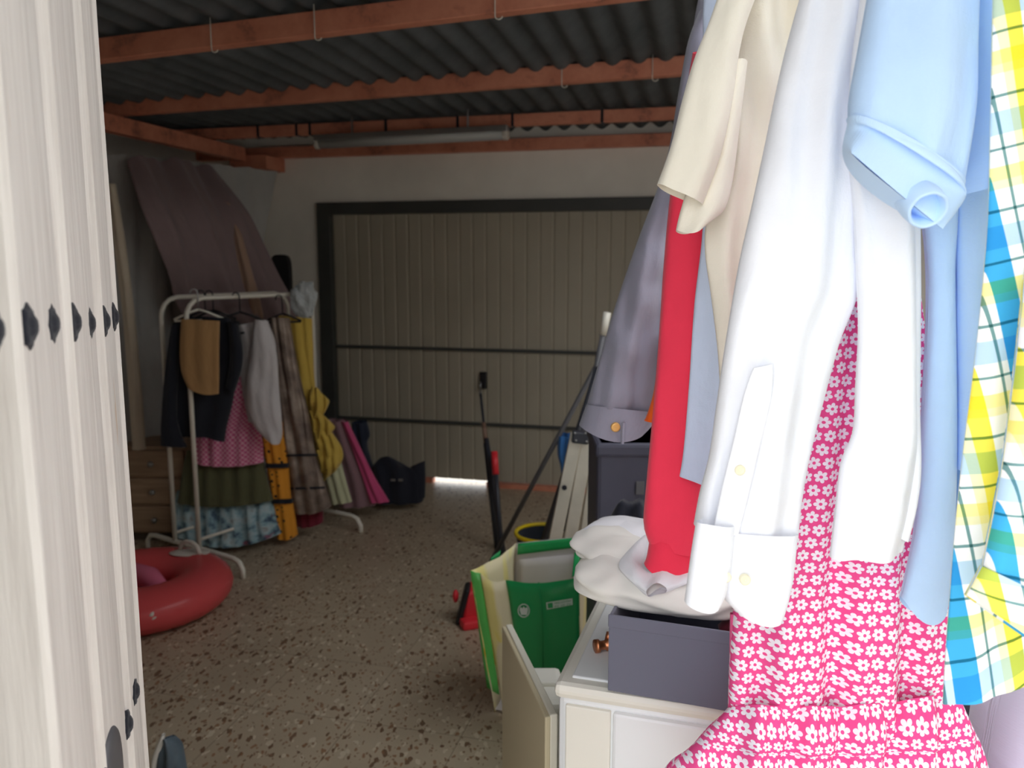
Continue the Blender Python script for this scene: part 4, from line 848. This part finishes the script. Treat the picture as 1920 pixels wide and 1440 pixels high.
# second white shirt
w2 = thing('white_tunic', PY(1640, 1030, .97), 'white long tunic with frayed side seam hanging between white shirt and blue polo', 'tunic', HG)
garment('tunic_front', M['white'], [(1640, -150, 1720, -150, .99), (1600, 100, 1720, 100, .985), (1592, 270, 1705, 270, .98), (1603, 400, 1712, 400, .975), (1609, 520, 1714, 520, .97), (1612, 620, 1714, 620, .97), (1606, 730, 1714, 730, .97), (1601, 810, 1716, 810, .97), (1578, 870, 1716, 880, .97), (1567, 960, 1706, 955, .97), (1557, 1045, 1690, 1030, .97)], w2, th=.022, folds=[(.008, .055, .05, 0), (.005, .11, 0, 1)], n=80, m=70, wr=.006, seed=77)
garment('tunic_side', M['white'], [(1676, 380, 1722, 380, .985), (1680, 560, 1724, 560, .985), (1680, 750, 1723, 750, .98), (1682, 860, 1724, 872, .97), (1680, 940, 1716, 940, .965), (1672, 1000, 1698, 1012, .965)], w2, th=.012, folds=[(.004, .03, 0, 0)], n=50, m=30, wr=.003, edge=.07, seed=78)
# blue polo
bp_ = thing('blue_polo', PY(1730, 1150, 1.0), 'light blue polo shirt with ribbed sleeve band', 'polo shirt', HG)
garment('body_left', M['polo'], [(1700, -150, 1800, -150, 1.02), (1700, 200, 1796, 200, 1.01), (1730, 400, 1790, 400, 1.0), (1741, 500, 1784, 500, 1.0), (1741, 620, 1786, 620, 1.0), (1733, 760, 1788, 760, 1.0), (1725, 880, 1788, 880, 1.0), (1717, 1000, 1784, 1000, 1.0), (1700, 1085, 1780, 1085, 1.0), (1690, 1120, 1772, 1130, 1.0, 36)], bp_, th=.02, folds=[(.003, .09, 0, 0)], n=70, m=40, wr=.002, seed=79)
garment('body_right', M['polo'], [(1798, -150, 1866, -150, 1.0), (1796, 200, 1860, 200, .995), (1794, 380, 1853, 380, .99), (1794, 470, 1840, 480, .99), (1796, 600, 1832, 600, .99), (1798, 740, 1822, 740, .99), (1795, 880, 1806, 880, .99)], bp_, th=.02, folds=[(.004, .08, 0, 0)], n=60, m=36, wr=.002, seed=80)
garment('back', M['polo_shade'], [(1770, -150, 1890, -150, 1.06), (1770, 300, 1885, 300, 1.06), (1770, 700, 1860, 700, 1.06), (1765, 950, 1835, 950, 1.06), (1750, 1090, 1790, 1090, 1.06)], bp_, th=.01, n=30, m=30, seed=81)  # shade inside the shirt put into a darker blue of the same cloth
garment('sleeve', M['polo'], [(1665, -150, 1815, -150, .95), (1640, -60, 1828, -60, .93), (1612, 90, 1826, 90, .91), (1596, 180, 1822, 210, .90), (1594, 224, 1800, 352, .90, 0)], bp_, th=.038, folds=[(.005, .07, .1, 1.2)], n=50, m=56, wr=.002, seed=82)
garment('sleeve_fold', M['polo'], [(1806, -80, 1862, -80, .955), (1812, 120, 1860, 120, .945), (1812, 260, 1858, 260, .94), (1800, 330, 1856, 320, .935), (1790, 368, 1854, 345, .935)], bp_, th=.022, folds=[(.004, .04, .3, 0)], n=40, m=36, wr=.003, seed=83)
garment('sleeve_band', M['polo_rib'], [(1593, 218, 1801, 346, .897, 2), (1594, 252, 1792, 392, .894, 2), (1596, 287, 1768, 430, .860, 2, .0004)], bp_, th=.040, n=16, m=64, wr=.001, seed=84)
# rolled end of the sleeve band, opening towards the room
e0, e1_ = PY(1714, 366, .885), PY(1750, 404, .842)
ax = (e1_ - e0).normalized(); m = MB()
m.lathe(e0, ax, [(.014, -.02), (.021, .0), (.0215, .02), (.0205, .036), (.0185, .0385), (.0165, .036), (.0155, .01), (.014, -.01)], 32, lobe=lambda a: 1 + .015 * math.cos(40 * a))
m.build('band_roll', M['polo_rib'], bp_, smooth=True)
# plaid shirt
ps = thing('plaid_shirt', PY(1900, 1300, .85), 'blue, yellow and white plaid shirt nearest the doorway', 'shirt', HG)
garment('shirt_body', M['plaid'], [(1866, -200, 2040, -200, .87), (1862, 0, 2100, 0, .86), (1858, 200, 2120, 200, .86), (1853, 400, 2130, 400, .86), (1843, 530, 2140, 530, .855), (1826, 690, 2150, 690, .85), (1808, 830, 2160, 830, .85), (1791, 990, 2160, 990, .85), (1780, 1130, 2160, 1100, .85), (1772, 1240, 2160, 1180, .85), (1768, 1320, 2160, 1215, .85)], ps, th=.012, folds=[(.006, .10, .12, 0), (.003, .05, -.2, 1)], n=90, m=80, wr=.003, seed=85, uvx=.5)
garment('sleeve', M['plaid'], [(1925, 500, 2080, 500, .80), (1905, 680, 2070, 680, .795), (1885, 840, 2050, 860, .79), (1866, 950, 2030, 990, .785), (1850, 1030, 2010, 1100, .78), (1842, 1070, 2000, 1150, .78)], ps, th=.02, folds=[(.004, .06, .2, 0)], n=60, m=50, wr=.004, seed=86, uvx=.5)
garment('cuff', M['plaid'], [(1842, 1062, 2000, 1140, .776), (1826, 1092, 1990, 1170, .774), (1812, 1116, 1975, 1230, .772)], ps, th=.019, n=14, m=40, wr=.002, seed=87, uvx=.5)
# bottom right corner
o = garment('laundry_bag', M['lavender'], [(1890, 1262, 2060, 1255, 1.22), (1876, 1310, 2070, 1310, 1.2), (1862, 1380, 2080, 1380, 1.19), (1850, 1450, 2085, 1450, 1.18), (1838, 1560, 2090, 1560, 1.17), (1830, 1800, 2090, 1800, 1.17), (1830, 2020, 2085, 2020, 1.17)], th=.14, folds=[(.004, .2, 0, 0)], n=30, m=50, wr=.006, wf=(5, 5), seed=88); tag(o, 'pale lavender laundry bag in the bottom right corner under the plaid shirt', 'laundry bag')
q = PY(1840, 1360, 1.42); o = thing('dark_tub', Vector((q.x, q.y + .1, 0)), 'dark grey plastic tub behind the daisy dress and lavender bag', 'tub')
zt = PY(1840, 1300, 1.42).z
MB().obox((q.x + .05, q.y + .06, zt / 2), (.13, 0, 0), (0, .08, 0), (0, 0, zt / 2)).build('tub_body', M['dark_navy'], o, bevel=.02)
MB().obox((q.x + .05, q.y + .06, zt - .015), (.137, 0, 0), (0, .087, 0), (0, 0, .014)).build('tub_rim', M['dark_navy'], o, bevel=.008)
